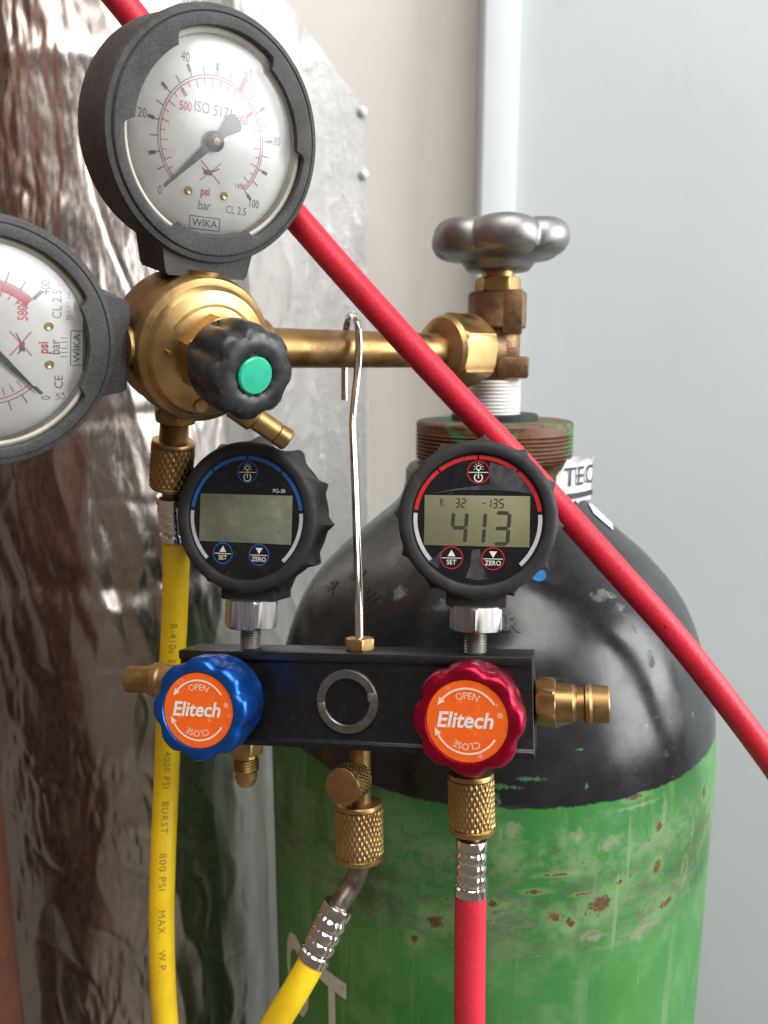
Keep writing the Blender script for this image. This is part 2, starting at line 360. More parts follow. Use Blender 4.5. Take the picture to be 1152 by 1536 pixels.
def cylinder_paint(black_above, name):
    n = N(name); vec = n.co.outputs['Object']
    sep = n.new('ShaderNodeSeparateXYZ'); n.lk(vec, sep.inputs[0]); z = sep.outputs['Z']
    big = n.noise(14, 5, .6); mid = n.noise(55, 6, .65); fine = n.noise(240, 5, .7)
    streak = n.noise(60, 5, .6, (1.6, 1.6, .12)); hstreak = n.noise(60, 6, .7, (.7, .7, 1.6))
    g = n.mix(n.ramp(big, .35, .65), (.036, .19, .040), (.060, .25, .058))
    g = n.mix(n.math('MULTIPLY', n.ramp(mid, .50, .72), .55), g, (.16, .30, .125))
    g = n.mix(n.math('MULTIPLY', n.ramp(streak, .55, .72), .55), g, (.19, .31, .15))
    zb = lambda lo, hi, s: n.math('MULTIPLY', n.ramp(z, (lo - s) * MM, (lo + s) * MM), n.ramp(z, (hi - s) * MM, (hi + s) * MM, 1, 0))
    band = zb(-238, -186, 14); core = zb(-234, -200, 11)
    pale = n.math('MULTIPLY', n.ramp(n.math('ADD', n.math('MULTIPLY', mid, .5), n.math('MULTIPLY', fine, .5)), .42, .62), band)
    g = n.mix(n.math('MULTIPLY', pale, .85), g, (.20, .31, .16))
    dirt = n.math('MULTIPLY', n.ramp(n.math('ADD', n.math('MULTIPLY', hstreak, .55), n.math('MULTIPLY', fine, .45)), .42, .58), core)
    g = n.mix(n.math('MULTIPLY', dirt, .6), g, (.05, .065, .035))
    g = n.mix(n.math('MULTIPLY', n.math('MULTIPLY', n.ramp(n.noise(90, 6, .7, (1, 1, .8)), .58, .68), zb(-200, -180, 8)), .6), g, (.045, .085, .04))
    tan = n.math('MULTIPLY', n.ramp(n.noise(80, 6, .7, (.35, .35, 1.6)), .56, .66), zb(-238, -220, 6))
    g = n.mix(n.math('MULTIPLY', tan, .75), g, (.27, .24, .18))
    # rust bites and drips at their places on the wall
    RS = [(32.8, -110.2, -216.7, 5.2, 1, 1.0), (13, -114.3, -218.7, 3.4, 1, .9), (-33.7, -109.9, -224.3, 4.4, 1, .8), (-10.9, -114.5, -213.1, 2.2, 1.3, .7), (59.4, -98.5, -207.5, 3.2, .8, 1.2),
          (76.8, -85.6, -217.3, 2.6, .6, 1.4), (59.1, -98.2, -189.1, 2.2, 1, 1.2), (20.1, -113.2, -222.6, 2.4, 1, 1), (47.2, -102.6, -172.5, 2.6, 1.6, .5), (14.4, -114.1, -199.9, 2.2, 2.6, .35),
          (-42.5, -106.8, -235.6, 2.4, 1, .9), (6, -114.8, -207, 1.8, 2, .5), (26, -112, -210, 1.7, 2.4, .4), (41, -107, -208, 1.6, 1, 1), (88, -74, -188, 2.2, .7, 1.6), (92, -69, -205, 2.0, .7, 2), (66, -94, -228, 3.0, 1.6, .8), (-20, -113, -218, 1.8, 1.8, .6)]
    RS = [(x, y, z_, r * 1.22, a_, b_) for x, y, z_, r, a_, b_ in RS]
    rd = dot_mask(n, vec, RS, n.noise(240, 7, .85), 4.2)
    halo = n.ramp(rd, .8, 2.1, 1, 0); rust = n.ramp(rd, .55, .80, 1, 0)
    speck = n.math('MULTIPLY', n.ramp(n.noise(220, 5, .75), .625, .66), n.math('ADD', n.math('MULTIPLY', band, .8), .18))
    rust = n.math('MAXIMUM', rust, speck)
    g = n.mix(n.math('MULTIPLY', halo, .45), g, (.20, .36, .13))
    rc = n.mix(n.ramp(fine, .4, .62), (.085, .026, .012), (.16, .055, .02))
    g = n.mix(n.math('MULTIPLY', rust, .92), g, rc)
    # scratches
    scr = n.math('MULTIPLY', n.ramp(n.noise(120, 2, .5, (2.5, 2.5, .10), .4), .66, .70), n.ramp(n.noise(30, 2, .5), .45, .6))
    g = n.mix(n.math('MULTIPLY', scr, .55), g, (.24, .34, .20))
    SP = [(47, -104, -176.5, 3, 5, .5), (36, -109, -189, 3.2, 1.6, 1.2), (22, -112.8, -184, 4.5, 1, .9), (62, -96.5, -182, 3.5, .5, 3.2), (-5, -115, -180, 5, 1, .8), (80, -82, -200, 4, .5, 3.4), (52, -102, -236, 5, 1.2, 1), (30, -111, -231, 5, 1.8, .6), (-15, -114, -205, 4, .5, 2.8)]
    sp = n.ramp(dot_mask(n, vec, SP, n.noise(150, 7, .85), 4.0), .35, .9, 1, 0)
    g = n.mix(n.math('MULTIPLY', sp, .5), g, n.mix(n.ramp(fine, .42, .58), (.22, .33, .19), (.33, .32, .25)))
    # black shoulder, its lower edge a little ragged
    k = n.mix(n.ramp(n.noise(40, 5, .6), .4, .7), (.012, .013, .015), (.024, .025, .028))
    bs = n.math('MULTIPLY', n.ramp(n.noise(75, 6, .75, (.6, .6, 1.3)), .60, .72), n.ramp(n.noise(16, 2, .5), .50, .62))
    k = n.mix(n.math('MULTIPLY', bs, .6), k, (.07, .08, .068))
    hair = n.math('MULTIPLY', n.ramp(n.noise(150, 2, .5, (.12, 2.2, 2.2), .5), .655, .69), n.ramp(n.noise(26, 2, .5), .42, .6))
    k = n.mix(n.math('MULTIPLY', hair, .4), k, (.10, .105, .10))
    SC = [(38.7, -71.1, -97.2, 5.2, 1.6, .6), (57.8, -81.4, -123.9, 4.6, .8, 1.6), (50.6, -76.4, -109.4, 3.2, .8, 1.4), (-51.1, -50.4, -88.8, 2.2, 1, .8), (46, -73, -101, 4, 1, .7), (-8, -87, -103, 7.5, 1.4, .6), (-48, -66, -98, 5, 1, .8), (-30, -76, -100, 6, 1, .7)]
    sc = n.ramp(dot_mask(n, vec, SC, n.noise(200, 6, .8), 3.0), .40, .75, 1, 0)
    k = n.mix(n.math('MULTIPLY', sc, .62), k, n.mix(n.ramp(fine, .4, .6), (.10, .105, .085), (.26, .27, .235)))
    GC = [(15.9, -103.6, -137.4, 1.8, .6, 1.6), (25.1, -109.4, -163.5, 1.9, .7, 2.2), (.8, -110.6, -159.9, 3.4, 3, .45), (-8, -110.5, -163, 4, 3, .4), (52, -92, -146, 1.6, 2, .7), (43, -74, -105, 2.2, 1.8, .5), (22, -106, -150, 1.5, 1.6, .6), (80, -74, -150, 2, .6, 2.4), (-12, -112, -168, 5, .8, 1.3), (8, -80, -100, 2.2, 1.4, .6)]
    gc = n.ramp(dot_mask(n, vec, GC, n.noise(260, 5, .8), 3.4), .25, .55, 1, 0)
    k = n.mix(n.math('MULTIPLY', gc, .85), k, (.06, .21, .085))
    edge = n.math('ADD', z, n.math('MULTIPLY', n.math('SUBTRACT', n.noise(90, 5, .75, (1, 1, .4)), .5), .0045))
    isb = n.ramp(edge, -172.3 * MM, -171.2 * MM) if black_above else 0.0
    c = n.mix(isb, g, k)
    rb = n.ramp(n.noise(60, 5, .65), .3, .7, .19, .32); rg = n.math('ADD', n.ramp(mid, .3, .7, .34, .52), n.math('MULTIPLY', n.math('MAXIMUM', rust, dirt), .35), True)
    rough = n.new('ShaderNodeMix', data_type='FLOAT'); n.put(rough.inputs[0], isb); n.lk(rg, rough.inputs[2]); n.lk(n.math('ADD', rb, n.math('MULTIPLY', sc, .35)), rough.inputs[3])
    b = n.bump(mid, .12, .5); b = n.bump(fine, .12, .15, b); b = n.bump(rust, -.5, .25, b)
    n.set(Base_Color=c, Roughness=rough.outputs[0], Normal=b, Specular_IOR_Level=.5)
    return n.m
M_['cyl'] = cylinder_paint(True, 'green_and_black_worn_paint')

def neck_mat():
    n = N('rusty_threaded_neck'); mid = n.noise(60, 5, .65, (1, 1, .6)); fine = n.noise(260, 5, .7)
    c = n.mix(n.ramp(fine, .35, .65), (.085, .034, .018), (.16, .065, .03))
    c = n.mix(n.ramp(n.noise(34, 4, .6, (1, 1, 1.6)), .52, .58), c, (.055, .17, .055))
    c = n.mix(n.ramp(n.noise(45, 4, .6), .56, .64), c, (.05, .052, .045))
    n.set(Base_Color=c, Roughness=n.ramp(fine, .3, .7, .38, .62), Metallic=.15, Normal=n.bump(fine, .4, .2)); return n.m
M_['neck'] = neck_mat()

def ridged(n, scale, detail, stretch, off=.9, gain=1.6):
    t = n.new('ShaderNodeTexNoise'); t.noise_type = 'RIDGED_MULTIFRACTAL'
    for k, v in (('Scale', scale), ('Detail', detail), ('Roughness', .55), ('Lacunarity', 2.1), ('Offset', off), ('Gain', gain)): t.inputs[k].default_value = v
    n.lk(n.coord(stretch), t.inputs['Vector']); return t.outputs[0]
def foil_mat():
    n = N('crinkled_aluminium_foil')
    f = n.noise(26, 5, .6, (1, 1, .35)); fine = n.noise(520, 4, .7, (1, 1, .35))
    c = n.mix(n.ramp(f, .35, .7), (.50, .465, .43), (.36, .315, .28))
    c = n.mix(n.math('MULTIPLY', n.ramp(n.noise(18, 4, .6, (1, 1, .5)), .55, .72), .35), c, (.40, .31, .26))
    v = n.new('ShaderNodeTexVoronoi'); v.feature = 'SMOOTH_F1'; v.inputs['Scale'].default_value = 48; v.inputs['Smoothness'].default_value = .25
    wv = n.new('ShaderNodeMix', data_type='VECTOR'); wv.inputs[0].default_value = .06
    nn = n.new('ShaderNodeTexNoise'); nn.inputs['Scale'].default_value = 30; n.lk(n.coord(), nn.inputs['Vector'])
    n.lk(n.coord((1, 1, .4)), wv.inputs[4]); n.lk(nn.outputs[1], wv.inputs[5]); n.lk(wv.outputs[1], v.inputs['Vector'])
    msk = n.ramp(n.noise(10, 3, .5, (1, 1, .4)), .45, .62, .08, 1.0)
    b = n.bump(n.math('MULTIPLY', v.outputs['Distance'], msk), .30, 2.2)
    b = n.bump(n.math('MULTIPLY', ridged(n, 30, 6, (1, 1, .38)), msk), .36, 1.0, b)
    b = n.bump(n.math('MULTIPLY', ridged(n, 90, 4, (1, 1, .25)), msk), .30, .4, b); b = n.bump(n.noise(260, 4, .7, (1, 1, .08)), .16, .25, b); b = n.bump(fine, .12, .15, b)
    n.set(Base_Color=c, Metallic=1.0, Roughness=n.ramp(fine, .3, .7, .27, .42), Normal=b); return n.m
M_['foil'] = foil_mat()

def wall_mat(name, c1, c2, rough):
    n = N(name); f = n.noise(5, 4, .5); g = n.noise(40, 4, .6)
    c = n.mix(n.ramp(f, .3, .7), c1, c2)
    c = n.mix(n.math('MULTIPLY', n.ramp(n.noise(16, 6, .7, (1, 1, .35)), .55, .75), .16), c, tuple(x * .55 for x in c1))
    n.set(Base_Color=c, Roughness=n.ramp(g, .3, .7, rough - .05, rough + .08), Normal=n.bump(n.noise(25, 3, .6), .10, 1.2, n.bump(n.noise(420, 3, .6), .15, .15)), Specular_IOR_Level=.35); return n.m
M_['wall'] = wall_mat('pale_grey_painted_panel', (.485, .52, .525), (.46, .50, .51), .5)
M_['wall2'] = wall_mat('warm_grey_painted_panel', (.57, .54, .50), (.53, .50, .46), .5)
M_['trim'] = wall_mat('light_blue_grey_trim', (.56, .60, .615), (.53, .575, .595), .42)
def sheet_mat():
    n = N('creased_foil_facing'); f = n.noise(14, 5, .6, (1, 1, .4)); fine = n.noise(300, 4, .7)
    c = n.mix(n.ramp(f, .35, .7), (.72, .735, .735), (.60, .615, .615))
    b = n.bump(ridged(n, 16, 6, (1, 1, .35)), .55, 2.6); b = n.bump(n.noise(45, 6, .7, (1, 1, .4)), .45, 1.8, b); b = n.bump(fine, .15, .2, b)
    n.set(Base_Color=c, Metallic=.75, Roughness=n.ramp(fine, .3, .7, .34, .48), Normal=b); return n.m
M_['sheet'] = sheet_mat()
M_['floor'] = wall_mat('grey_concrete', (.28, .25, .22), (.20, .18, .16), .7)

# ------------------------------------------------------------------ setting
WY = 740
g = G(); g.box((0, 300, -EYE - 40), (4000, 3200, 80)); mesh('floor', g, M_['floor'], smooth=0, kind='structure')
g = G(); g.box((-912, WY + 66, 100), (2000, 40, 2900), 2); wl = mesh('wall', g, M_['wall2'], kind='structure')
g = G(); g.box((1119.5, WY + 26, 100), (2000, 40, 2900), 2); wr = mesh('wall_panel', g, M_['wall'], kind='structure')
g = G(); g.box((102.5, WY + 20, 100), (31, 56, 2900), 1.5); tr = mesh('wall_trim', g, M_['trim'], kind='structure')

# foil-wrapped vessel
VX, VY, VR = -182.0, 508.0, 95.0
def vessel():
    g = G(); nt, nz = 420, 560; z0, z1 = -720.0, 330.0
    vs = []
    for j in range(nz + 1):
        z = z0 + (z1 - z0) * j / nz
        if j == nz: z = z1
        rb = VR if z < 150 else VR - (z - 150) * .04
        rb += 1.2 * math.exp(-((z - 150) / 6) ** 2)
        for i in range(nt + 1):
            th = R(-100 + 205 * i / nt)
            u = th * VR
            right = min(1, max(0, (th - R(48)) / R(14)))
            k = 1 - .5 * right
            d = 2.2 * noise.noise((u * .020, z * .007, 3.1))
            d += 1.5 * (1 - abs(noise.noise((u * .045 + 9, z * .018, 1.7))) * 2.2) * k
            mk = min(1, max(0, (noise.noise((u * .016 + 3, z * .007, 7.7)) + .12) * 3.2)); mk = .12 + .88 * mk
            d += .85 * abs(noise.noise((u * .13, z * .042, 5.5))) * 2 * k * mk
            d += .42 * noise.noise((u * .42, z * .12, 8.2)) * k * mk
            d -= .55 * max(0, 1 - abs(noise.noise((u * .022 + z * .010, z * .014 - u * .008, 12.3))) * 12) * k
            gq = math.exp(-((z + 124 + 10 * noise.noise((u * .02, 4.4, 0))) / 9) ** 2)
            ne = math.exp(-((z + 126) / 42) ** 2) * (1 - right)
            d += -3.2 * gq * (1 - .8 * right) + ne * 2.6 * noise.noise((u * .11 + z * .03, z * .012, 2.2))
            gs = math.exp(-((z + 30 - u * .05) / 5) ** 2); d += -1.2 * gs * (1 - right)
            r = max(8, rb + d)
            vs.append((VX + r * math.sin(th), VY - r * math.cos(th), z))
    W = nt + 1
    fs = [(j * W + i, j * W + i + 1, (j + 1) * W + i + 1, (j + 1) * W + i) for j in range(nz) for i in range(nt)]
    # plain back half closes the vessel
    g.add(vs, fs)
    vb = []; nb = 24
    for j in range(0, nz + 1, 10):
        z = z0 + (z1 - z0) * j / nz; rb = VR if z < 158 else max(8, VR - (z - 150) * .04)
        for i in range(nb + 1):
            th = R(104 + 156 * i / nb); vb.append((VX + (rb - 1) * math.sin(th), VY - (rb - 1) * math.cos(th), z))
    Wb = nb + 1; m = len(vb) // Wb
    g.add(vb, [(j * Wb + i, j * Wb + i + 1, (j + 1) * Wb + i + 1, (j + 1) * Wb + i) for j in range(m - 1) for i in range(nb)])
    return g
base = T(VX, VY, -EYE)
vt = thing('insulated_vessel', 'large round vessel wrapped in crinkled silver foil behind the yellow hose', 'vessel', base)
mesh('foil_wrap', vessel(), M_['foil'], vt, smooth=60, M=base.inverted())
g = G(); g.lathe([(85, -EYE), (85, -719)], T(VX, VY, 0)); mesh('stand', g, M_['bentsteel'], vt, M=base.inverted())

# pale sheet-metal casing with a cut corner, between the vessel and the wall
PY = 650
base = T(at(470, 700, PY).x, PY, -EYE)
pt = thing('sheet_metal_casing', 'pale galvanised sheet casing with a cut top corner behind the upper dial gauge', 'casing', base)
xr = at(549, 300, PY).x; c1 = at(545, 158, PY); c2 = at(420, -10, PY)
bm_ = [(xr, -EYE)]
for q in range(14): bm_.append((xr + 1.6 * noise.noise((q * .9, 3.3, 0)), -330 + (c1.z + 330) * q / 13))
for q in range(1, 7): bm_.append((c1.x + (c2.x - c1.x) * q / 6 + 1.5 * noise.noise((q * .8, 6.3, 0)), c1.z + (c2.z - c1.z) * q / 6 + 3 * noise.noise((q * .8, 1.3, 0))))
bm_ += [(c2.x - 60, c2.z + 90), (-260, c2.z + 90), (-260, -EYE)]
g = G(); n = len(bm_)
g.add([(x, y, z) for y in (PY, PY + 40) for x, z in bm_], [tuple(range(n)), tuple(reversed(range(n, 2 * n)))] + [(i, i + n, (i + 1) % n + n, (i + 1) % n) for i in range(n)])
mesh('casing_sheet', g, M_['sheet'], pt, smooth=20, M=base.inverted())
for (px, py) in ((543, 168), (545, 262)):
    P = at(px, py, PY)
    g = G(); g.lathe([(4.2, -1), (4.2, .8), (3.6, 1.6), (2.6, 3.6), (1.4, 4.6), (.01, 5.0)], frame(P, (0, -1, 0)), 20)
    mesh('screw', g, M_['trim'], pt, M=base.inverted())

# wide brown pipe whose right side shows at the bottom left
base = T(-241, 319, -EYE)
ct = thing('brown_pipe', 'wide rusty brown upright pipe at the bottom left edge', 'pipe', base)
g = G(); g.lathe([(60, 0), (60, 900), (60, 1290), (59.5, 1290.5), (59.5, 1292.5), (60, 1293), (60, 1950)], None, 96); mesh('pipe_run', g, M_['copper'], ct)
g = G(); g.lathe([(60, 700), (63.5, 700.6), (64, 702), (64, 726), (63.5, 727.4), (60, 728)], None, 96); mesh('pipe_band', g, M_['copper'], ct)

# ------------------------------------------------------------------ gas cylinder and its valve
AX, AY = 55.3, 390.0
base = T(AX, AY, -EYE); UP = T(0, 0, EYE)             # part geometry below is in eye-level millimetres around the axis
gc = thing('gas_cylinder', 'worn green gas cylinder with glossy black shoulder and brass top valve', 'gas cylinder', base)
PROF = [(44.5, -58), (46, -64), (50, -70), (64, -82), (79, -95), (93, -111), (101, -126), (107, -144), (112, -163), (114.5, -185), (115, -200)]
pp = [Vector((r, 0, z)) for r, z in PROF]
sm = [(v.x, v.z) for v in spline(pp, 5)]
full = [(30, -56.5), (42, -57)] + sm + [(115, -230 - 60 * i) for i in range(17)] + [(115, -1270), (112, -1310), (100, -1340), (90, -1349.5)]
g = G(); g.lathe(full, seg=140)
cb = mesh('cylinder_body', g, M_['cyl'], gc, M=None, label='green painted steel body, black above the shoulder line')
# the paint is mapped in eye-level millimetres: lift the mesh to its place
cb.location = (0, 0, EYE * MM)
def cpart(name, g, m, parent=gc, **k):
    o = mesh(name, g, m, parent, **k)
    if parent is gc: o.location = (0, 0, EYE * MM)
    return o
# threaded neck ring
pr = [(36, -27.2), (38.2, -27.6), (39.0, -28.6), (39.0, -33)]
z = -33.0
while z > -46: pr += [(39.2, z - .25), (38.1, z - .95), (39.2, z - 1.65)]; z -= 1.9
pr += [(37.5, z - .6), (37.5, z - 2.5), (42.5, z - 3.5), (44.2, z - 6), (44.2, -57.5)]
g = G(); g.lathe(list(reversed(pr)), seg=96); nk = cpart('neck_ring', g, M_['neck'])
g = G(); g.lathe([(21.5, -27.5), (21.5, -24.6), (20.6, -24), (12, -24)], seg=60); cpart('washer', g, M_['boot'])
pr = [(12.6, -26)]; z = -25
while z < -7.8: pr += [(12.4, z), (12.9, z + .8), (12.4, z + 1.6)]; z += 1.75
g = G(); g.lathe(pr, seg=60); cpart('sealing_tape', g, M_['teflon'])
# valve body
vb = G()
vb.lathe([(11, -9), (11.6, -7), (11.6, 30), (11.0, 31), (8, 31.5)], seg=48)
vb.lathe([(13.6, 17.2), (14.2, 18), (14.2, 33.5), (13.4, 34.4), (8, 34.4)], seg=48)
vb.box((7.5, -7.5, 24.5), (9.5, 13.0, 20.5), .9)                     # flat pad, upper right
vb.box((8.2, -8.4, -1.4), (15.5, 9.0, 10.4), 1.4)                      # stamped pad, lower right
vb.box((0, 0, 1), (21.5, 21.5, 14), 2)
pd = Vector((-.712, -.702, 0))
vb.lathe([(11.4, 4), (11.4, 13), (12.2, 15), (12.2, 20)], frame((0, 0, 7.5), pd, x=(0, 0, 1)), 48)
VB = cpart('valve_body', vb, M_['bronze'])
VB.rotation_euler = (0, 0, R(-9))
g = G(); g.text('180V', 4.6, -.6, 0, M=front((8.2, -12.95, -1.4)), z=.05); g.text('r', 3.4, 6.2, .4, M=front((8.2, -12.95, -1.4)), z=.05)
g.arc(1.7, .28, 0, 360, front((5.6, -11.05, 9.2)), z=.1); g.text('6', 1.9, 0, 0, front((5.6, -11.05, 9.2)), z=.1)
st = mesh('stamped_letter', g, basic('dark_stamp', (.09, .05, .03), None, 300, (.6, .7), .4), VB, smooth=0)
g = G(); g.hexnut(19.5, 34.3, 41.2, ch=.9, rot=R(12)); g.lathe([(8, 41), (8, 44)]); cpart('gland_nut', g, M_['brass'])
# handwheel with six lobes
def hw(t, r, z):
    k = max(0, (r - 14) / 20)
    c = abs(math.cos(3 * (t + R(31)))) ** .75
    return r * (1 + (.14 * c - .12) * min(1, k * 1.2))
pr = [(9, 44.2), (14.5, 44.4), (16.2, 46), (18.5, 48.6), (23, 49.8), (27.5, 50.6), (30.8, 52.4), (32.8, 55.2), (33.5, 58.6), (32.8, 62), (30.6, 64.8), (27.4, 66.3), (23.5, 66.7), (19, 65.6), (15, 64.2), (9, 64.4), (.01, 64.4)]
prs = [(v.x, v.z) for v in spline([Vector((r, 0, z)) for r, z in pr], 3)]
HW = G()
def hwz(v):
    x, y, z = v; r = math.hypot(x, y); t = math.atan2(y, x)
    c = 2 * abs(math.cos(3 * (t + R(31)))) ** .8 - 1; k = min(1, max(0, (r - 15) / 14))
    return (x, y, z + (1.0 * c - .6) * k * (1 if z > 54 else -.2))
tmp = G(); tmp.lathe(prs, seg=180, rf=hw); HW.add([hwz(v) for v in tmp.v], tmp.f)
cpart('handwheel', HW, M_['cast'], smooth=50)
# torn paper label on the neck, dot sticker, pale sticker
def wrap(poly_fn, r):
    return lambda u, v: (r * math.sin(u / r), -r * math.cos(u / r), v)
lab = G(); RL = 46.0; vs = []; fs = []; nu = 24; nvv = 8
tops = [noise.noise((i * .45, 2.2, 0)) * 1.6 for i in range(nu + 1)]
for i in range(nu + 1):
    u = 25 + 27 * i / nu
    top = -43.5 + tops[i] - max(0, 4 - i) * 1.2 + 2.2 * max(0, 1 - abs(i - 8) / 5); bot = -63.5 + noise.noise((i * .5, 8, 1)) * 1.0
    for j in range(nvv + 1):
        v = bot + (top - bot) * j / nvv
        rr = RL + (u - 25) * .13 + .8 * noise.noise((u * .15, v * .12, 3)) + (1.2 if j == nvv else 0)
        vs.append((rr * math.sin(u / RL), -rr * math.cos(u / RL), v))
fs = [(i * (nvv + 1) + j, (i + 1) * (nvv + 1) + j, (i + 1) * (nvv + 1) + j + 1, i * (nvv + 1) + j + 1) for i in range(nu) for j in range(nvv)]
lab.add(vs, fs); LB = cpart('paper_label', lab, M_['paper'], smooth=60)
g = G(); rl = RL + .95
def fnw(u0, v0):
    def f(u, v):
        u += u0; q = rl + (u - 25) * .13
        return (q * math.sin(u / RL), -q * math.cos(u / RL), v + v0)
    return f
g.text('TEC', 12.5, fn=fnw(39.5, -51.5), bold=.12, sx=.9, spacing=1.12)
vs = []; n = 12
for i in range(n + 1):
    for v in (-61.4, -58.8): vs.append(fnw(30 + 21 * i / n, v)(0, 0))
g.add(vs, [(2 * i, 2 * i + 2, 2 * i + 3, 2 * i + 1) for i in range(n)])
mesh('label_print', g, M_['blackpaper'], LB, smooth=0)
def prof_at(z):
    for (r0, z0), (r1, z1) in zip(sm, sm[1:]):
        if z1 <= z <= z0:
            t = (z0 - z) / (z0 - z1) if z0 != z1 else 0
            return r0 + (r1 - r0) * t
    return 115.0
def on_cyl(ang, z, off=.0):
    e = 1.0; r = prof_at(z); dr = (prof_at(z - e) - prof_at(z + e)) / (2 * e)
    nn = Vector((1, 0, dr)).normalized()
    return Vector(((r + nn.x * off) * math.sin(R(ang)), -(r + nn.x * off) * math.cos(R(ang)), z + nn.z * off))
def slope(z):
    dr = (prof_at(z - 1) - prof_at(z + 1)) / 2
    return 1 / math.hypot(1, dr)                      # dz per unit length up the shell
def shell(ang, z0, off=.25):
    """maps flat (u,v) onto the shell of the cylinder, u around and v upwards"""
    def f(u, v):
        z = z0 + v * slope(z0)
        return tuple(on_cyl(ang + math.degrees(u / prof_at(z)), z, off))
    return f
def patch(pts, ang, z, off): 
    g = G(); f = shell(ang, z, off); n = len(pts)
    g.add([f(0, 0)] + [f(*p) for p in pts], [(0, i + 1, (i + 1) % n + 1) for i in range(n)]); return g
cpart('dot_sticker', patch([(3.6 * math.cos(t * .3142), 3.6 * math.sin(t * .3142)) for t in range(20)], 8.3, -88.2, .3), M_['bluedot'])
cpart('paper_scrap', patch([(-7, -9), (4, -8), (8, -2), (6, 6), (-2, 9), (-8, 3)], 73, -73, .5), M_['paper'])
# raised stamping on the shoulder
g = G()
for body, ang, z, s_ in (('AR', -4.0, -104.6, 10), ('IN', -58, -96, 9), ('00', -46, -101, 9), ('SL', -66, -104, 9)):
    top = shell(ang, z, .45)
    vs, fs = finer(*text_mesh(body, s_, 0, .25), 1.2)
    g.add([top(u, v) for u, v in vs], fs)
    n0 = len(vs); low = shell(ang, z, -.4)
    ed = {}
    for f in fs:
        for i in range(len(f)):
            e = (f[i], f[(i + 1) % len(f)]); ed[frozenset(e)] = ed.get(frozenset(e), []) + [e]
    sv = []; sf = []
    for k_, e in ed.items():
        if len(e) == 1:
            a_, b_ = e[0]; m = len(sv)
            sv += [top(*vs[a_]), top(*vs[b_]), low(*vs[b_]), low(*vs[a_])]; sf.append((m, m + 1, m + 2, m + 3))
    g.add(sv, sf); cpart('stamped_letter', g, M_['cyl'], smooth=25); g = G()
# painted letters low on the green wall
g = G(); f = shell(-43.5, -296, .2); g.text('T', 58, fn=f, sx=.52, bold=1.6)
WP = basic('pale_stencil_paint', (.62, .62, .55), (.30, .38, .28), 190, (.4, .6), lo=.56, hi=.74); cpart('painted_letter', g, WP, smooth=0)
g = G(); f = shell(-58.5, -296, .2); g.text('O', 58, fn=f, sx=.56, bold=1.6); cpart('painted_letter', g, WP, smooth=0)

# ------------------------------------------------------------------ pressure regulator with two dial gauges
Bc = Vector((-67.6, 285.5, 6.3)); RS_ = 1.057
tx = (Vector((AX, AY, 8.0)) - Bc); tx.z = 0; tx.normalize()
TIL = R(14)
fw = Vector((tx.y, -tx.x, 0))
av = fw * math.cos(TIL) + Vector((0, 0, -math.sin(TIL)))
uv = Vector((0, 0, math.cos(TIL))) + fw * math.sin(TIL)
RM = Matrix((tx, -av, uv)).transposed().to_4x4(); RM.translation = Bc; RM = RM @ Matrix.Scale(RS_, 4)
reg = thing('pressure_regulator', 'brass pressure regulator with two grey dial gauges and black knob', 'regulator', RM)
FR = front((0, 0, 0))
g = G()
g.lathe([(16, -17), (21.5, -16.2), (23.6, -14.5), (24.2, -12), (24.2, -2), (24.8, -1), (24.8, 5.5), (23.9, 7.4), (22.6, 8.0), (22.0, 8.4)], FR, 80)
g.lathe([(6.2, 20), (6.2, 25.6)], None, 30); g.lathe([(6.2, 18), (6.2, 25.6)], frame((0, 0, 0), (-1, 0, 0)), 30)
RB = mesh('body', g, M_['brass'], reg)
g = G(); g.lathe([(22.0, 8.1), (21.4, 9.4), (20.6, 10.6), (18, 11.6), (14, 12.4), (12, 12.6)], FR, 80)
g.arc(16.2, .9, 40, 150, FR, z=12.3); g.lathe([(.6, 0), (.6, 4.4)], frame((-16.8, -11.7, 1.2), (-.1, -1, 0)), 8)
bn = mesh('bonnet', g, M_['brass_bright'], reg)
g = G(); g.box((-15.5, 0, 12.0), (4.2, 1.5, .8), .3, FR); mesh('dial_mark', g, M_['brass_bright'], bn)
g = G(); g.lathe([(2.6, 0), (2.6, 1.0), (2.2, 1.3), (.01, 1.3)], FR @ T(-3.2, -17.2, 11.4), 20); g.line(-4.4, -17.2, -2.0, -17.2, .5, FR, 12.75); mesh('cover_screw', g, M_['brass'], bn)
g = G(); g.hexnut(24, 11.5, 18.4, FR, ch=.5, rot=R(20)); mesh('bonnet_nut', g, M_['brass_bright'], reg)
def flute(n, dep, z0, z1):
    def f(t, r, z):
        k = min(1, max(0, (z - z0) / 2)) * min(1, max(0, (z1 - z) / 2.2))
        return r - dep * k * (.5 - .5 * math.cos(n * t)) ** 2.4
    return f
g = G()
g.lathe([(9.5, 18.6), (12.4, 19), (13.8, 20.2), (14.5, 22), (14.9, 25), (15.2, 30), (15.2, 35), (14.4, 37.2), (12.8, 38.6), (10.2, 39.2), (7.4, 39.2), (6.6, 38.6), (6.6, 37.8), (.01, 37.8)], FR, 128, flute(8, 1.9, 20, 39.0))
kn = mesh('adjusting_knob', g, M_['knobblack'], reg, smooth=50)
g = G(); g.lathe([(5.9, 37.7), (5.9, 38.9), (5.4, 39.4), (.01, 39.8)], FR, 40); mesh('knob_cap', g, M_['green_cap'], kn)
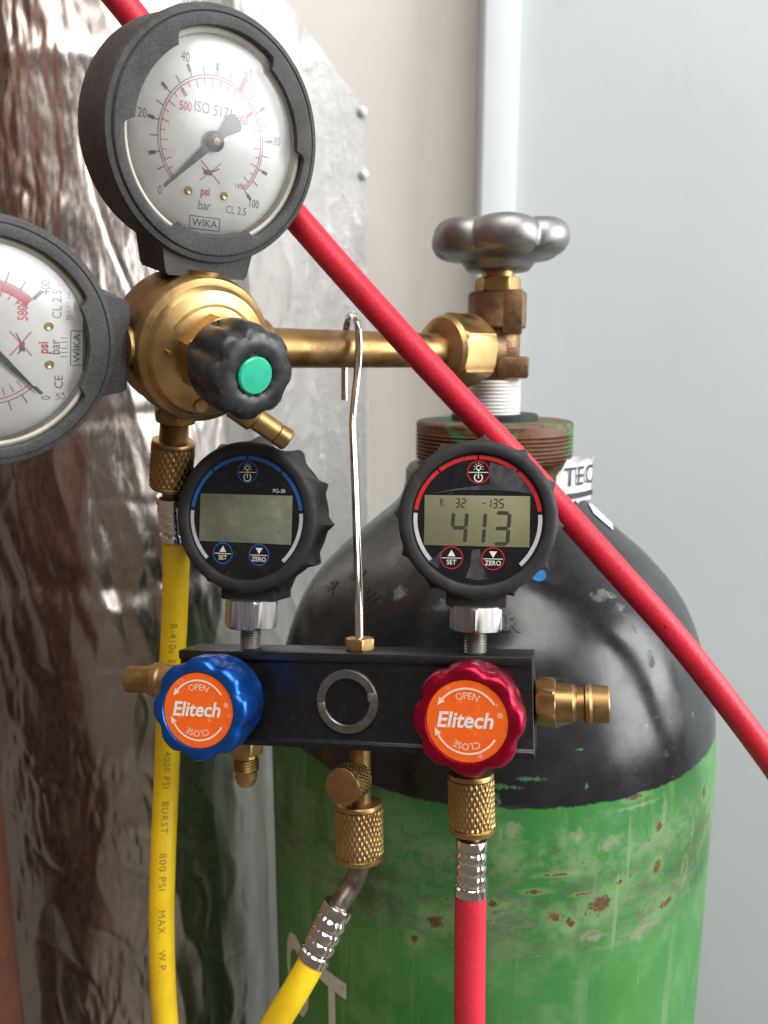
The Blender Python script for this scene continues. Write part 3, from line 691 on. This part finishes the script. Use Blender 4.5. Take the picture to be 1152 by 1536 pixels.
# inlet tube and nut
AL = frame((0, 0, 0), (1, 0, 0), x=(0, 0, 1))
LT = (Vector((AX, AY, 0)) - Vector((Bc.x, Bc.y, 0))).length / RS_
g = G(); g.lathe([(10.5, 17), (10.5, 25.5), (9.8, 26.5), (7.3, 27.5), (7.3, LT - 38), (7.3, LT - 26)], AL, 48); mesh('inlet_tube', g, M_['brass'], reg)
g = G(); g.lathe([(8, LT - 38.5), (9.6, LT - 38.5), (14.2, LT - 36.8), (15.4, LT - 34.8)], AL, 60); g.hexnut(29, LT - 35.6, LT - 15, AL, ch=1.8, rot=R(8)); mesh('union_nut', g, M_['brass'], reg)
# relief outlet stub
iR = RM.inverted(); s0 = iR @ at(352, 606, 279); dv = iR @ at(436, 664, 285) - s0
g = G(); g.lathe([(5.0, 0), (5.0, 8), (3.9, 9), (3.9, 17), (3.6, 17.4), (3.95, 17.8), (3.95, 21.6), (3.5, 22.2), (2.2, 22.2), (2.2, 19)], frame(s0, dv), 32); mesh('relief_outlet', g, M_['brass_bright'], reg)
# low-pressure outlet
g = G(); DN = frame((-1, 11, 0), (0, 0, -1))
g.hexnut(13.5, 24.6, 29.8, DN, ch=.7, rot=R(10))
mesh('outlet_nut', g, M_['brass'], reg)
pr = [(5.0, 29.5)]; z = 29.8
while z < 39: pr += [(5.3, z), (4.6, z + .5)]; z += 1.0
g = G(); g.lathe(pr, DN, 36); mesh('outlet_thread', g, M_['brass'], reg)

def dial_gauge(M, kind, label):
    """M: dial frame, x right, y up (stem at -y), z to the viewer"""
    RO = 38.0
    tabs = [R(30), R(150), R(270)]
    def lip(t, r, z):
        if r > 32.7: return r
        d = min(abs(((t - a + math.pi) % (2 * math.pi)) - math.pi) for a in tabs)
        k = min(1, max(0, (R(29) - d) / R(3)))
        return r - 3.1 * k
    g = G()
    g.lathe([(28, -27), (35, -26.6), (36.6, -25), (37.0, -22), (37.2, -4), (38.0, -3), (38.2, -1.2), (37.6, .2), (36.2, .6), (35.8, .2), (35.2, 1.2), (33.8, 1.5), (32.4, 1.3), (32.1, .9), (32.1, -.6), (32.6, -.8)], M, 180, lip, end=False)
    poly = [(-18, -29), (-15.4, -41.8), (-14.4, -43.2), (14.4, -43.2), (15.4, -41.8), (18, -29)]
    bmv = [(x, y, zz) for zz in (-22.5, -1.8) for x, y in poly]
    g.add(bmv, [(0, 1, 2, 3, 4, 5)[::-1], (6, 7, 8, 9, 10, 11)] + [(i, (i + 1) % 6, (i + 1) % 6 + 6, i + 6) for i in range(6)], M)
    case = mesh('dial_gauge', g, M_['rubber'], reg, smooth=40, label=label)
    g = G(); g.lathe([(5.9, -2), (5.9, .4), (5.2, .9), (5.9, 1.4), (5.2, 1.9), (5.9, 2.4), (5.2, 2.9)], M @ frame((0, -42.6, -11.5), (0, -1, 0)), 28); mesh('stem', g, M_['brass'], case)
    g = G(); g.lathe([(33.5, -2.6), (32.2, -1.3), (31.2, -.9), (30.4, -1.4), (30.2, -4.6)], M, 90, caps=False); mesh('bezel', g, M_['bezel'], case)
    g = G(); g.lathe([(31.0, -5.4), (31.0, -4.8), (.01, -4.8)], M, 72); mesh('dial', g, M_['dial'], case)
    k = G(); r_ = G(); gy = G(); zz = -4.68
    ang = lambda f: 225 - 270 * f
    if kind == 100:
        for i in range(21):
            a = ang(i / 20)
            if i == 12: continue
            k.tick(a, 19.2, 22.6 if i % 2 == 0 else 21.6, .35, M, zz)
            if i % 2 == 0: k.tick(a, 20.6, 22.8, 1.1, M, zz)
        k.arc(19.0, .28, 225, -45, M, zz); r_.arc(18.2, .32, 225, -45, M, zz)
        for i in range(30):
            a = ang(i * 50 / 1450); r_.tick(a, 15.6 if i % 2 == 0 else 16.6, 18.2, .3, M, zz)
        for v in (500, 1000): r_.tick(ang(v / 1450), 15.2, 17.6, 1.1, M, zz)
        r_.tick(ang(.6), 18.6, 23.2, 1.7, M, zz)
        for v, s_ in ((0, '0'), (20, '20'), (40, '40'), (60, '60'), (80, '80'), (100, '100')):
            a = R(ang(v / 100)); q = 24.6
            k.text(s_, 3.9, q * math.cos(a), q * math.sin(a), M, zz, sx=.75)
        r_.text('500', 3.8, -10.2, 8.3, M, zz, sx=.75, bold=.06); r_.text('1000', 3.8, 9.8, 8.0, M, zz, sx=.7, bold=.06); r_.text('1450', 2.6, 11.4, -12.4, M, zz, sx=.8)
        k.text('ISO 5171', 4.6, -.2, 9.0, M, zz, sx=.82)
        r_.text('psi', 3.7, -1.4, -15.8, M, zz, sx=.85, bold=.08); k.text('bar', 4.2, -1.4, -20.2, M, zz, sx=.85)
        gy.text('CL 2.5', 3.6, 10.8, -20.4, M, zz, sx=.85)
        hole = (-7.6, -16.2), (5.6, -16.2); wk = (-.8, -25.8)
        needle = ang(.003); oil = (0, -9.6)
    else:
        for i in range(21):
            a = ang(i / 20); k.tick(a, 19.2, 22.4, .35, M, zz)
            if i % 5 == 0: k.tick(a, 19.6, 23.0, 1.1, M, zz)
        k.arc(19.2, .28, 225, -45, M, zz); r_.arc(17.9, .32, 225, 20, M, zz)
        r_.arc(17.6, 2.6, 60, -45, M, zz)
        for i in range(30): r_.tick(ang(i / 29), 14.6, 17.2, .3, M, zz)
        for v, s_ in ((0, '0'), (100, '100'), (200, '200'), (300, '300'), (400, '400')):
            a = R(ang(v / 400)); q = 24.8
            k.text(s_, 3.9, q * math.cos(a), q * math.sin(a), M, zz, sx=.75)
        r_.text('5800', 4.2, 10.2, -10.8, M, zz, sx=.75, bold=.06); r_.text('2000', 4.2, -9.5, 2.5, M, zz, sx=.75); r_.text('4000', 4.2, 9.5, 4.5, M, zz, sx=.75)
        r_.text('psi', 4.2, -1.2, -16.8, M, zz, sx=.85, bold=.1); k.text('bar', 4.4, -1.0, -20.4, M, zz, sx=.85)
        gy.text('111.11', 3.2, -1.0, -23.2, M, zz, sx=.85); gy.text('CL 2.5', 4.0, 12.6, -21.0, M, zz, sx=.85); gy.text('PS = 300 bar', 1.7, 12.2, -24.4, M, zz)
        k.text('CE', 3.8, -12.4, -21.6, M, zz, sx=1.0); k.text('UK', 1.9, -17.0, -21.2, M, zz); k.text('CA', 1.9, -17.0, -22.8, M, zz)
        hole = (-6.6, -18.6), (5.6, -18.4); wk = (-1.2, -27.2)
        needle = ang(.004); oil = (0, -10.2)
    k.text('WIKA', 3.4, wk[0], wk[1], M, zz, sx=1.05, bold=.02)
    for (x0, y0, x1, y1) in ((-5.6, -2, 5.6, -2), (5.6, -2, 5.6, 2), (5.6, 2, -5.6, 2), (-5.6, 2, -5.6, -2)):
        k.line(wk[0] + x0, wk[1] + y0, wk[0] + x1, wk[1] + y1, .3, M, zz + .01)
    ox, oy = oil                                             # crossed-out oil can
    k.poly([(ox - 2.6, oy - .9), (ox + .6, oy - .9), (ox + .4, oy + .7), (ox - 2.2, oy + .7)], M, zz); k.line(ox + .4, oy + .2, ox + 3.2, oy + 1.6, .45, M, zz); k.line(ox - 3.2, oy + 1.2, ox - 2.2, oy + .3, .4, M, zz)
    r_.line(ox - 3.8, oy - 3, ox + 3.8, oy + 3.4, .3, M, zz + .02); r_.line(ox - 3.8, oy + 3.4, ox + 3.8, oy - 3, .3, M, zz + .02)
    mesh('dial_marking', k, M_['ink'], case, smooth=0, label='black dial markings'); mesh('dial_marking', r_, M_['inkred'], case, smooth=0, label='red dial markings'); mesh('dial_marking', gy, M_['inkgrey'], case, smooth=0, label='grey dial markings')
    for (x, y) in hole:
        g = G(); g.lathe([(1.35, 0), (1.35, .5), (1.0, .8), (.01, .55)], M @ T(x, y, -4.8), 18); mesh('dial_screw', g, M_['screw'], case)
    g = G(); NM = M @ Matrix.Rotation(R(needle), 4, 'Z')
    def flat(pts, z0, z1):
        n = len(pts); g.add([(x, y, z) for z in (z0, z1) for x, y in pts], [tuple(reversed(range(n))), tuple(range(n, 2 * n))] + [(i, (i + 1) % n, (i + 1) % n + n, i + n) for i in range(n)], NM)
    flat([(0, -1.3), (6, -1.05), (21.5, -.2), (21.5, .2), (6, 1.05), (0, 1.3)], -3.6, -3.1)
    flat([(0, -1.2), (-4.5, -1.3), (-9.6, -3.1), (-11.0, -2.2), (-11.4, 0), (-11.0, 2.2), (-9.6, 3.1), (-4.5, 1.3), (0, 1.2)], -3.6, -3.1)
    g.lathe([(3.2, -3.8), (3.2, -2.7), (2.6, -2.3), (1.2, -2.2)], NM, 30); nd = mesh('needle', g, M_['needle'], case)
    g = G(); g.lathe([(1.2, -2.4), (1.2, -1.7), (.01, -1.5)], NM, 20); mesh('needle_hub', g, M_['brass'], nd)
    g = G(); g.lathe([(30.6, -1.6), (29.6, -1.0), (25, .1), (20, 1.0), (15, 1.7), (10, 2.15), (5, 2.4), (.01, 2.5)], M, 72, caps=False); mesh('lens', g, M_['lens'], case, smooth=60)
dial_gauge(FR @ T(0.8, 64.4, 4) @ Matrix.Scale(.95, 4), 100, 'grey rubber-cased dial gauge reading to 100 bar, upright')
dial_gauge(FR @ T(-66, 0, 4) @ Matrix.Rotation(R(90), 4, 'Z') @ Matrix.Scale(.95, 4), 400, 'grey rubber-cased dial gauge reading to 400 bar, lying on its side')

# ------------------------------------------------------------------ manifold gauge set
L0, R0 = Vector((-82.8, 294.5, -132.0)), Vector((54.1, 261.7, -122.2))
X = (R0 - L0).normalized(); up = Vector((0, math.sin(R(12)), math.cos(R(12)))); Yv = up.cross(X).normalized(); Z = X.cross(Yv)
MMX = Matrix((X, Yv, Z)).transposed().to_4x4(); MMX.translation = (L0 + R0) / 2 * .945; MMX = MMX @ Matrix.Scale(.945, 4)
man = thing('manifold_gauge_set', 'black two-valve manifold with digital gauges hanging from the brass tube by a hook', 'manifold gauge', MMX)
HL = 70.6
poly = [(-.9, 18.5), (-.9, 15.2), (.4, 14.4), (.4, -15.2), (-.6, -16), (-.6, -18.5), (18, -18.5), (18, 18.5)]
g = G(); g.extrude(poly, -HL, HL, bev=.45); MB = mesh('manifold_body', g, M_['black'], man, smooth=40)
# sight glass
S0 = front((0.3, .4, 0))
def notch(t, r, z):
    if 8.3 < r < 8.6 and False: return r
    return r
g = G(); g.lathe([(12.3, 0), (12.3, 1.2), (11.9, 1.7), (9.2, 1.7), (8.8, 1.3), (8.8, .2)], S0, 80, caps=False); SG = mesh('sight_glass', g, basic('dark_anodised_ring', (.15, .138, .125), (.20, .185, .17), 120, (.3, .45), .8), man)
g = G(); g.disc(8.9, S0, .35); mesh('glass', g, M_['glass_dark'], SG, smooth=0)
for sgn in (-1, 1):
    g = G(); g.box((sgn * 10.0, sgn * 1.2, 1.45), (3.0, 3.4, .9), .4, S0 @ Matrix.Rotation(R(5), 4, 'Z')); mesh('slot', g, M_['steel'], SG)

def valve_knob(x, mname, label):
    K = front((x, 0, .4)) @ Matrix.Scale(1.055, 4)
    def rf(t, r, z):
        if r < 14.5 or z < 4.5: return r
        k = min(1, (z - 4.5) / 1.5)
        return r - k * 1.5 * (.5 - .5 * math.cos(8 * t)) ** 2.2
    g = G()
    g.lathe([(11, 3.2), (15.5, 3.4), (16.4, 4.2), (16.8, 5.5), (16.8, 8), (17.0, 10), (17.6, 12), (18.3, 15), (18.3, 21.2), (17.9, 22.6), (17.0, 23.6), (16.0, 24), (13.6, 24), (13.3, 23.6), (13.3, 23.0), (.01, 23.0)], K, 160, rf)
    o = mesh('valve_knob', g, M_[mname], man, smooth=42, label=label)
    g = G(); g.lathe([(7, 0), (7, 3.6)], K, 40); mesh('knob_collar', g, M_['boot'], o)
    g = G(); g.lathe([(13.1, 23.02), (13.1, 23.5), (.01, 23.5)], K, 64); s = mesh('knob_sticker', g, M_['orange'], o)
    w = G(); zz = 23.62
    w.text('Elitech', 7.0, -.9, .1, K, zz, shear=.22, bold=.17, sx=.98); w.text('\u00ae', 2.3, 10.6, 2.0, K, zz)
    p = G()
    p.arc(10.4, .65, 140, 32, K, zz); p.arc(10.4, .65, 205, 328, K, zz)
    def head(a, s_):
        t = R(a); c = Vector((10.4 * math.cos(t), 10.4 * math.sin(t))); tang = Vector((-math.sin(t), math.cos(t))) * s_; rad = Vector((math.cos(t), math.sin(t)))
        p.poly([tuple(c + rad * 1.15), tuple(c + tang * 2.6), tuple(c - rad * 1.15)], K, zz)
    head(139, 1); head(206, -1)
    p.arctext('OPEN', 3.1, 8.0, 88, K, zz, sx=.95); p.arctext('CLOSE', 3.1, 8.0, 268, K, zz, sx=.95)
    mesh('brand_print', w, M_['white_print'], o, smooth=0); mesh('direction_print', p, M_['pale_print'], o, smooth=0)
    return o
valve_knob(-49.6, 'blue', 'blue scalloped valve knob'); valve_knob(49.8, 'red', 'red scalloped valve knob')
SEG = {'0': 'abcdef', '1': 'bc', '2': 'abged', '3': 'abgcd', '4': 'fgbc', '5': 'afgcd', '-': 'g'}
def seven(g, ch, x, y, w_, h, th, M, z):
    hh = h / 2; sl = .06
    def seg(x0, y0, x1, y1):
        d = Vector((x1 - x0, y1 - y0)); L = d.length; d /= L; n = Vector((-d.y, d.x)) * th / 2
        pts = []
        for (s_, q) in ((.12 * th, 0), (.55 * th, 1), (L - .55 * th, 1), (L - .12 * th, 0), (L - .55 * th, -1), (.55 * th, -1)):
            pnt = Vector((x0, y0)) + d * s_ + n * q; pts.append((x + pnt.x + pnt.y * sl, y + pnt.y))
        g.poly(pts, M, z)
    w2 = w_ / 2
    S = {'a': (-w2, hh, w2, hh), 'b': (w2, hh, w2, 0), 'c': (w2, 0, w2, -hh), 'd': (-w2, -hh, w2, -hh), 'e': (-w2, 0, -w2, -hh), 'f': (-w2, hh, -w2, 0), 'g': (-w2, 0, w2, 0)}
    for c in SEG[ch]: seg(*S[c])
def digital_gauge(base, yaw, roll, pitch, hgt, arc, on, label, sz=1.0):
    """base: foot of the stem on the manifold; the face looks along -Y"""
    BM = T(*base) @ Matrix.Rotation(yaw, 4, 'Z') @ Matrix.Rotation(roll, 4, 'Y') @ Matrix.Rotation(pitch, 4, 'X')
    K = BM @ front((0, -9.5, hgt)) @ Matrix.Scale(sz, 4)
    def rf(t, r, z):
        if r < 26.2: return r
        k = min(1, max(0, (-1.2 - z) / 3.0)) * min(1, max(0, (z + 25) / 4))
        pk = abs(math.sin(6 * (t + R(4))))
        amp = 1.0 + 3.0 * min(1, max(0, (-z - 1) / 7))
        return r + k * (amp * .62 - amp * pk ** .8)
    g = G()
    g.lathe([(18, -22), (22, -21.6), (24.2, -20.5), (25.8, -18.5), (26.8, -16), (27.4, -13), (27.8, -10), (27.7, -7), (27.6, -4.5), (27.4, -2.6), (27.2, -1.2), (26.4, -.3), (25.4, 0), (23.6, 0), (22.9, -.4), (22.6, -1.2), (22.6, -2.2)], K, 192, rf, end=False)
    g.box((0, -27.0, -13), (21, 7, 17.5), .8, K)
    boot = mesh('digital_gauge', g, M_['boot'], man, smooth=36, label=label)
    g = G(); g.disc(22.7, K, -1.6, seg=72); mesh('gauge_face', g, M_['face'], boot, smooth=0)
    z = -1.5
    for (a0, a1, m) in ((172, 130, arc), (128, 91, arc), (89, 52, arc), (50, 8, arc), (226, 175, 'white_arc'), (5, -46, 'white_arc')):
        g = G(); g.arc(21.3, 1.35, a1, a0, K, z); mesh('scale_segment', g, M_[m], boot, smooth=0)
    g = G(); g.box((0, 0, -1.55), (36.0, 17.4, .5), .12, K @ T(-.2, -.6, 0)); sc = mesh('screen', g, M_['lcd_on' if on else 'lcd'], boot)
    z = -1.24
    if on:
        d = G(); O_ = K @ T(-.2, -.6, 0)
        for ch, x in (('4', -5.9), ('1', .4), ('3', 8.6)): seven(d, ch, x, -2.4, 4.6, 10.6, 1.25, O_, z)
        for ch, x in (('3', -6.6), ('2', -4.5), ('-', 2.6), ('1', 4.2), ('3', 6.2), ('5', 8.4)): seven(d, ch, x, 6.1, 1.25 if ch != '-' else 1.1, 2.9, .42, O_, z)
        d.text('R', 3.6, -12.0, 6.1, O_, z, sx=.8); d.disc(.2, O_, z, cx=7.3, cy=4.6, seg=8)
        mesh('screen_digit', d, M_['segment'], sc, smooth=0)
    z = -1.46
    for (x, y, kind) in ((.2, 16.2, 'power'), (-8.6, -13.4, 'set'), (5.6, -13.4, 'zero')):
        g = G(); g.arc(3.75, .32, 0, 360, K, z, cx=x, cy=y); bt = mesh('button', g, M_[arc], boot, smooth=0, label=kind + ' button')
        p = G(); p.line(x - 3.3, y - .1, x + 3.3, y - .1, .25, K, z + .01)
        if kind == 'power':
            p.arc(1.35, .38, 125, 415, K, z, cx=x, cy=y - 1.9); p.line(x, y - 2.2, x, y - .5, .38, K, z + .02)
            p.arc(.75, .28, 0, 360, K, z, cx=x, cy=y + 1.5); p.line(x, y + .3, x, y + .7, .7, K, z)
            for q in range(7):
                t = R(-20 + q * 220 / 6); p.line(x + 1.2 * math.cos(t), y + 1.5 + 1.2 * math.sin(t), x + 1.75 * math.cos(t), y + 1.5 + 1.75 * math.sin(t), .2, K, z)
        else:
            s_ = 1 if kind == 'set' else -1
            cyy = y + 1.5
            p.poly([(x - 1.35, cyy - 1.0 * s_), (x + 1.35, cyy - 1.0 * s_), (x, cyy + 1.2 * s_)][::s_], K, z)
            p.text(kind.upper(), 2.35, x, y - 1.6, K, z, sx=.92, bold=.02)
        mesh('button_print', p, M_['white_print'], bt, smooth=0)
    if not on:
        p = G(); p.text('PG-30', 1.9, 12.6, 9.6, K, z); mesh('model_print', p, M_['white_print'], boot, smooth=0)
    else:
        g = G()
        for pts in ([(-16, 8.6), (-8, 9.9), (4, 10.2), (14, 9.6), (18.6, 8.8), (17.5, 11), (12, 17.5), (4, 19.6), (3.9, 12.2), (-4, 10.9)], [(-1.6, -10.6), (1.0, -10.2), (2.0, -15), (3.8, -20.4), (1, -21), (-3.6, -20.2), (-2.2, -16)], [(-13.4, -12.4), (-12.2, -11.2), (-13.0, -17.2), (-16.5, -15)]):
            f = [(x, y, -1.42 + .10 * math.sin(x * 1.7 + y)) for x, y in pts]; g.add(f, [tuple(range(len(f)))], K)
        mesh('loose_film', g, M_['film'], boot, smooth=0)
    g = G(); g.hexnut(19.4, 8.2, hgt - 30.3 * sz + .4, BM, ch=1.3, rot=R(30 if on else 52)); mesh('hex_collar', g, M_['steel'], boot)
    pr = [(4.0, -1)]; q = 0.0
    while q < 8.6: pr += [(4.35, q), (3.75, q + .5)]; q += 1.0
    g = G(); g.lathe(pr, BM, 36); mesh('thread', g, M_['steel'], boot)
    return boot
digital_gauge((-43.6, 9, 18.5), R(-1), R(3.2), R(1), 53.5, 'blue_arc', False, 'digital gauge with blue scale and blank screen', 1.11)
digital_gauge((48.8, 9, 18.5), R(6), R(2.2), R(1), 50.5, 'red_arc', True, 'digital gauge with red scale reading 413', 1.08)
# hook
INV = MMX.inverted()
g = G(); g.hexnut(10.6, 18.4, 23.2, T(3.0, 9, 0), ch=.5, rot=R(4)); mesh('hook_nut', g, M_['brass_bright'], man)
TP = lambda t: Bc + tx * t                                 # point on the tube axis
pts = [MMX @ Vector((3.0, 9, 20)), MMX @ Vector((3.0, 9, 24)), at(538, 880, 281), at(534, 760, 296), at(529.5, 650, 309), at(529.5, 628, 311.5), at(531, 605, 313.5), at(536, 560, 317), at(538.5, 520, 319.5), at(537, 492, 321.5), at(533.5, 478, 325), at(529, 472, 331), at(523.5, 476, 339), at(519.5, 492, 344), at(517.5, 520, 346), at(517, 560, 346), at(517, 600, 346)]
g = G(); g.tube([INV @ p for p in spline(pts, 8)], 1.72, 18); mesh('hook', g, M_['chrome'], man, smooth=50)
# side ports
g = G(); AR = frame((HL + .3, 9, .3), (1, 0, 0), x=(0, 0, 1))
g.hexnut(16.2, 0.2, 7.4, AR, ch=.9, rot=R(6)); QC = mesh('side_port', g, M_['brass'], man)
g = G(); g.lathe([(7.1, 7.2), (7.1, 13.4), (6.4, 14.4), (6.0, 15), (6.0, 17.4), (7.5, 18.0), (7.5, 19.4), (6.7, 20.4), (6.7, 26.0), (6.3, 26.5), (4.6, 26.5), (4.6, 22)], AR, 56); mesh('coupling_nose', g, M_['brass'], QC)
g = G(); AL2 = frame((-HL - .2, 9, 4.2), (-1, 0, 0), x=(0, 0, 1))
g.lathe([(6.4, 0), (6.4, 12), (7.2, 13), (7.2, 16), (6.2, 17), (6.2, 18.4), (5.6, 19), (5.6, 28.4), (5.0, 29), (3.5, 29), (3.5, 25)], AL2, 48); mesh('side_port', g, M_['brass'], man)
# bottom ports
DP = lambda x, y=9: frame((x, y, -18.4), (0, 0, -1))
g = G(); g.hexnut(12.4, 0, 6.4, DP(-46.2), ch=.6, rot=R(12)); FL = mesh('flare_port', g, M_['brass_bright'], man)
pr = [(4.4, 6), (4.6, 8)]; q = 8.2
while q < 13.4: pr += [(5.4, q), (4.9, q + .55)]; q += 1.1
pr += [(4.5, 14.2), (4.6, 15.6), (3.8, 18), (2.6, 19.4), (1.4, 19.4)]
g = G(); g.lathe(pr, DP(-46.2), 40); mesh('flare_cone', g, M_['brass_bright'], FL)
g = G(); g.lathe([(4.2, 0), (4.2, 23.5)], DP(2.4), 36); CPt = mesh('centre_port', g, M_['brass'], man)
KC = frame((1.4, 9, -31.5), (-.18, -1, .04), x=(1, 0, 0))
g = G(); g.knurl(7.2, 2.5, 13.0, KC, n=30, h=.22, rim=.6); cap = mesh('core_cap', g, M_['brass'], CPt)
g = G(); g.lathe([(7.1, 12.8), (6.9, 14.0), (6.2, 14.4), (.01, 14.4)], KC, 56); mesh('cap_face', g, basic('turned_copper', (.52, .30, .15), (.45, .25, .12), 300, (.26, .36), 1), cap)
g = G(); g.lathe([(4.2, 0), (4.2, 12)], DP(46.0), 36); mesh('outlet_port', g, M_['brass'], man)

# ------------------------------------------------------------------ hoses
def ferrule(M, L, r0, r1):
    """crimped sleeve along +Z of M"""
    pr = [(r0 - 1.4, 0), (r0 - .3, .25), (r0, .8), (r0, L * .17), (r1, L * .21)]
    for k in range(3):
        za = L * (.23 + .19 * k)
        for q in range(7): pr.append((r1 + (r0 - r1) * .25 + (r0 - r1) * .7 * math.sin(math.pi * q / 6) ** .6, za + L * .17 * q / 6))
    pr += [(r1, L * .815), (r0, L * .84), (r0, L - .6), (r0 - .6, L)]
    def rf(t, r, z):
        if L * .17 < z < L * .85:
            d = ((t + math.pi / 6) % (math.pi / 3)) - math.pi / 6
            return r - .45 * math.exp(-(d / .09) ** 2)
        return r
    g = G(); g.lathe(pr, M, 96, rf); return g
rusty = basic('chrome_with_rust', (.78, .76, .72), (.66, .63, .59), 90, (.10, .20), 1, dust=((.13, .035, .018), .95, 190, .60, .68))

# yellow hose from the regulator outlet
p0 = RM @ Vector((-1, 11, -37)); dn = (RM @ Vector((-1, 11, -60)) - p0).normalized()
bM = T(*p0); iv = bM.inverted()
hs = thing('yellow_charging_hose', 'yellow hose hanging straight down from the regulator past the blue knob', 'hose', bM, 'yellow hoses')
HF = frame(p0, dn)
g = G(); g.knurl(8.2, 0, 20, HF, n=24, h=.38, rim=2.0); mesh('knurled_nut', g, M_['brass'], hs, M=iv)
p1 = p0 + dn * 19.5
fd = (at(262, 800, 310) - p1).normalized()
g = G(); g.lathe([(3.6, 0), (3.6, 6)], frame(p1, fd), 24); mesh('nipple', g, M_['bronze'], hs, M=iv)
p2 = p1 + fd * 3.5
mesh('ferrule', ferrule(frame(p2, fd), 20, 6.1, 5.2), M_['chrome'], hs, M=iv)
pts = [p2 + fd * 18, at(264, 850, 314), at(260.5, 950, 318), at(254, 1060, 320), at(249, 1180, 317), at(244, 1300, 305), at(242.5, 1400, 298), at(247, 1520, 292), at(262, 1660, 290), at(290, 1900, 292)]
hp = spline(pts, 14); HR = 5.5
g = G(); g.tube([p - p0 for p in hp], HR, 28); HT = mesh('hose_tube', g, M_['yellow_hose'], hs, smooth=60)
def hose_text(path, r, base0):
    S = [0]
    for a_, b_ in zip(path, path[1:]): S.append(S[-1] + (b_ - a_).length)
    def pos(s_):
        for i in range(len(S) - 1):
            if S[i] <= s_ <= S[i + 1]:
                t = (s_ - S[i]) / (S[i + 1] - S[i]); return path[i].lerp(path[i + 1], t), (path[min(i + 2, len(path) - 1)] - path[max(i - 1, 0)]).normalized()
        return path[-1], (path[-1] - path[-2]).normalized()
    def at_z(z):
        for i, p in enumerate(path):
            if p.z < z: return S[i]
        return S[-1]
    def f(s0, a0):
        def q(u, v):
            P, t = pos(s0 + u); vw = -P.normalized(); nrm = (vw - t * vw.dot(t)).normalized(); rt = nrm.cross(t)
            if rt.x < 0: rt = -rt
            a = v / r + a0
            return tuple(P + nrm * (r + .06) * math.cos(a) + rt * (r + .06) * math.sin(a) - base0)
        return q
    return f, at_z
tf, az = hose_text(hp, HR, p0)
g = G()
for body, py in (('R-410a', 928), ('EN', 985), ('4000 PSI', 1126), ('BURST', 1202), ('800 PSI', 1262), ('MAX.', 1324), ('W.P.', 1372)):
    s0 = az(at(250, py, 313).z)
    vs, fs = finer(*text_mesh(body, 4.4, 0, .0, 1.15, 'LEFT'), .5)
    fn = tf(s0, R(-3) if py < 1100 else R(-1)); g = G(); g.add([fn(u, v) for u, v in vs], fs); mesh('hose_lettering', g, M_['letter_yellow'], hs, smooth=0)

# yellow hose from the manifold's centre port
q0 = MMX @ Vector((1.6, 9, -41)); dz = -Z
bM = T(*q0); iv = bM.inverted()
hs = thing('yellow_charging_hose', 'yellow hose bending down to the left from the middle of the black manifold', 'hose', bM, 'yellow hoses')
g = G(); g.knurl(8.7, 0, 21.5, frame(q0, dz), n=30, h=.3, rim=2.3); mesh('knurled_nut', g, M_['brass_bright'], hs, M=iv)
q1 = q0 + dz * 20
e1 = at(508, 1358, (q1.y) - 5); fdir = (at(447, 1490, q1.y - 14) - e1).normalized()
bend = spline([q1, q1 + dz * 4, at(530, 1325, q1.y - 1), e1, e1 + fdir * 6], 8)
g = G(); g.tube(bend, 3.7, 24); mesh('bent_pipe', g, M_['bentsteel'], hs, M=iv, smooth=60)
mesh('ferrule', ferrule(frame(e1 - fdir * .5, fdir), 22.5, 6.1, 5.2), M_['chrome'], hs, M=iv)
pts = [e1 + fdir * 20, at(447, 1480, q1.y - 15), at(412, 1538, q1.y - 17), at(366, 1620, q1.y - 18), at(300, 1760, q1.y - 16)]
g = G(); g.tube(spline(pts, 10), 5.05, 28); mesh('hose_tube', g, M_['yellow_hose'], hs, M=iv, smooth=60)

# red hose from the red valve
q0 = MMX @ Vector((46.0, 9, -27)); bM = T(*q0); iv = bM.inverted()
hs = thing('red_charging_hose', 'red hose hanging straight down below the red knob in front of the cylinder', 'hose', bM, 'red hoses')
g = G(); g.knurl(8.2, 0, 21.5, frame(q0, dz), n=28, h=.3, rim=2.3); mesh('knurled_nut', g, M_['brass_bright'], hs, M=iv)
q1 = q0 + dz * 20.5; h1 = (at(705.5, 1345, q1.y - 5) - q1).normalized()
g = G(); g.lathe([(3.2, 0), (3.2, 6)], frame(q1, h1), 24); mesh('nipple', g, M_['bronze'], hs, M=iv)
mesh('ferrule', ferrule(frame(q1 + h1 * 3, h1), 20.5, 5.7, 5.0), rusty, hs, M=iv)
pts = [q1 + h1 * 22, at(705, 1420, q1.y - 7), at(704.5, 1520, q1.y - 10), at(706, 1640, q1.y - 12), at(712, 1900, q1.y - 12)]
g = G(); g.tube(spline(pts, 12), 5.6, 28); mesh('hose_tube', g, M_['pink_hose'], hs, M=iv, smooth=60)

# long red hose crossing the picture
pts = [at(60, -140, 306), at(118, -70, 307), at(180, 0, 308), at(312, 168, 310), at(449, 332, 309), at(580, 480, 308), at(691, 601, 309), at(770, 684, 311), at(840, 761, 310), at(926, 857, 303), at(1012, 954, 298), at(1101, 1067, 294), at(1190, 1190, 292), at(1290, 1340, 292)]
b0 = pts[-1]; bM = T(*b0); iv = bM.inverted()
hs = thing('red_charging_hose', 'long red hose running diagonally behind the upper dial gauge and the red digital gauge', 'hose', bM, 'red hoses')
g = G(); g.tube(spline(pts, 12), 5.35, 30); mesh('hose_tube', g, M_['red_hose'], hs, M=iv, smooth=60)
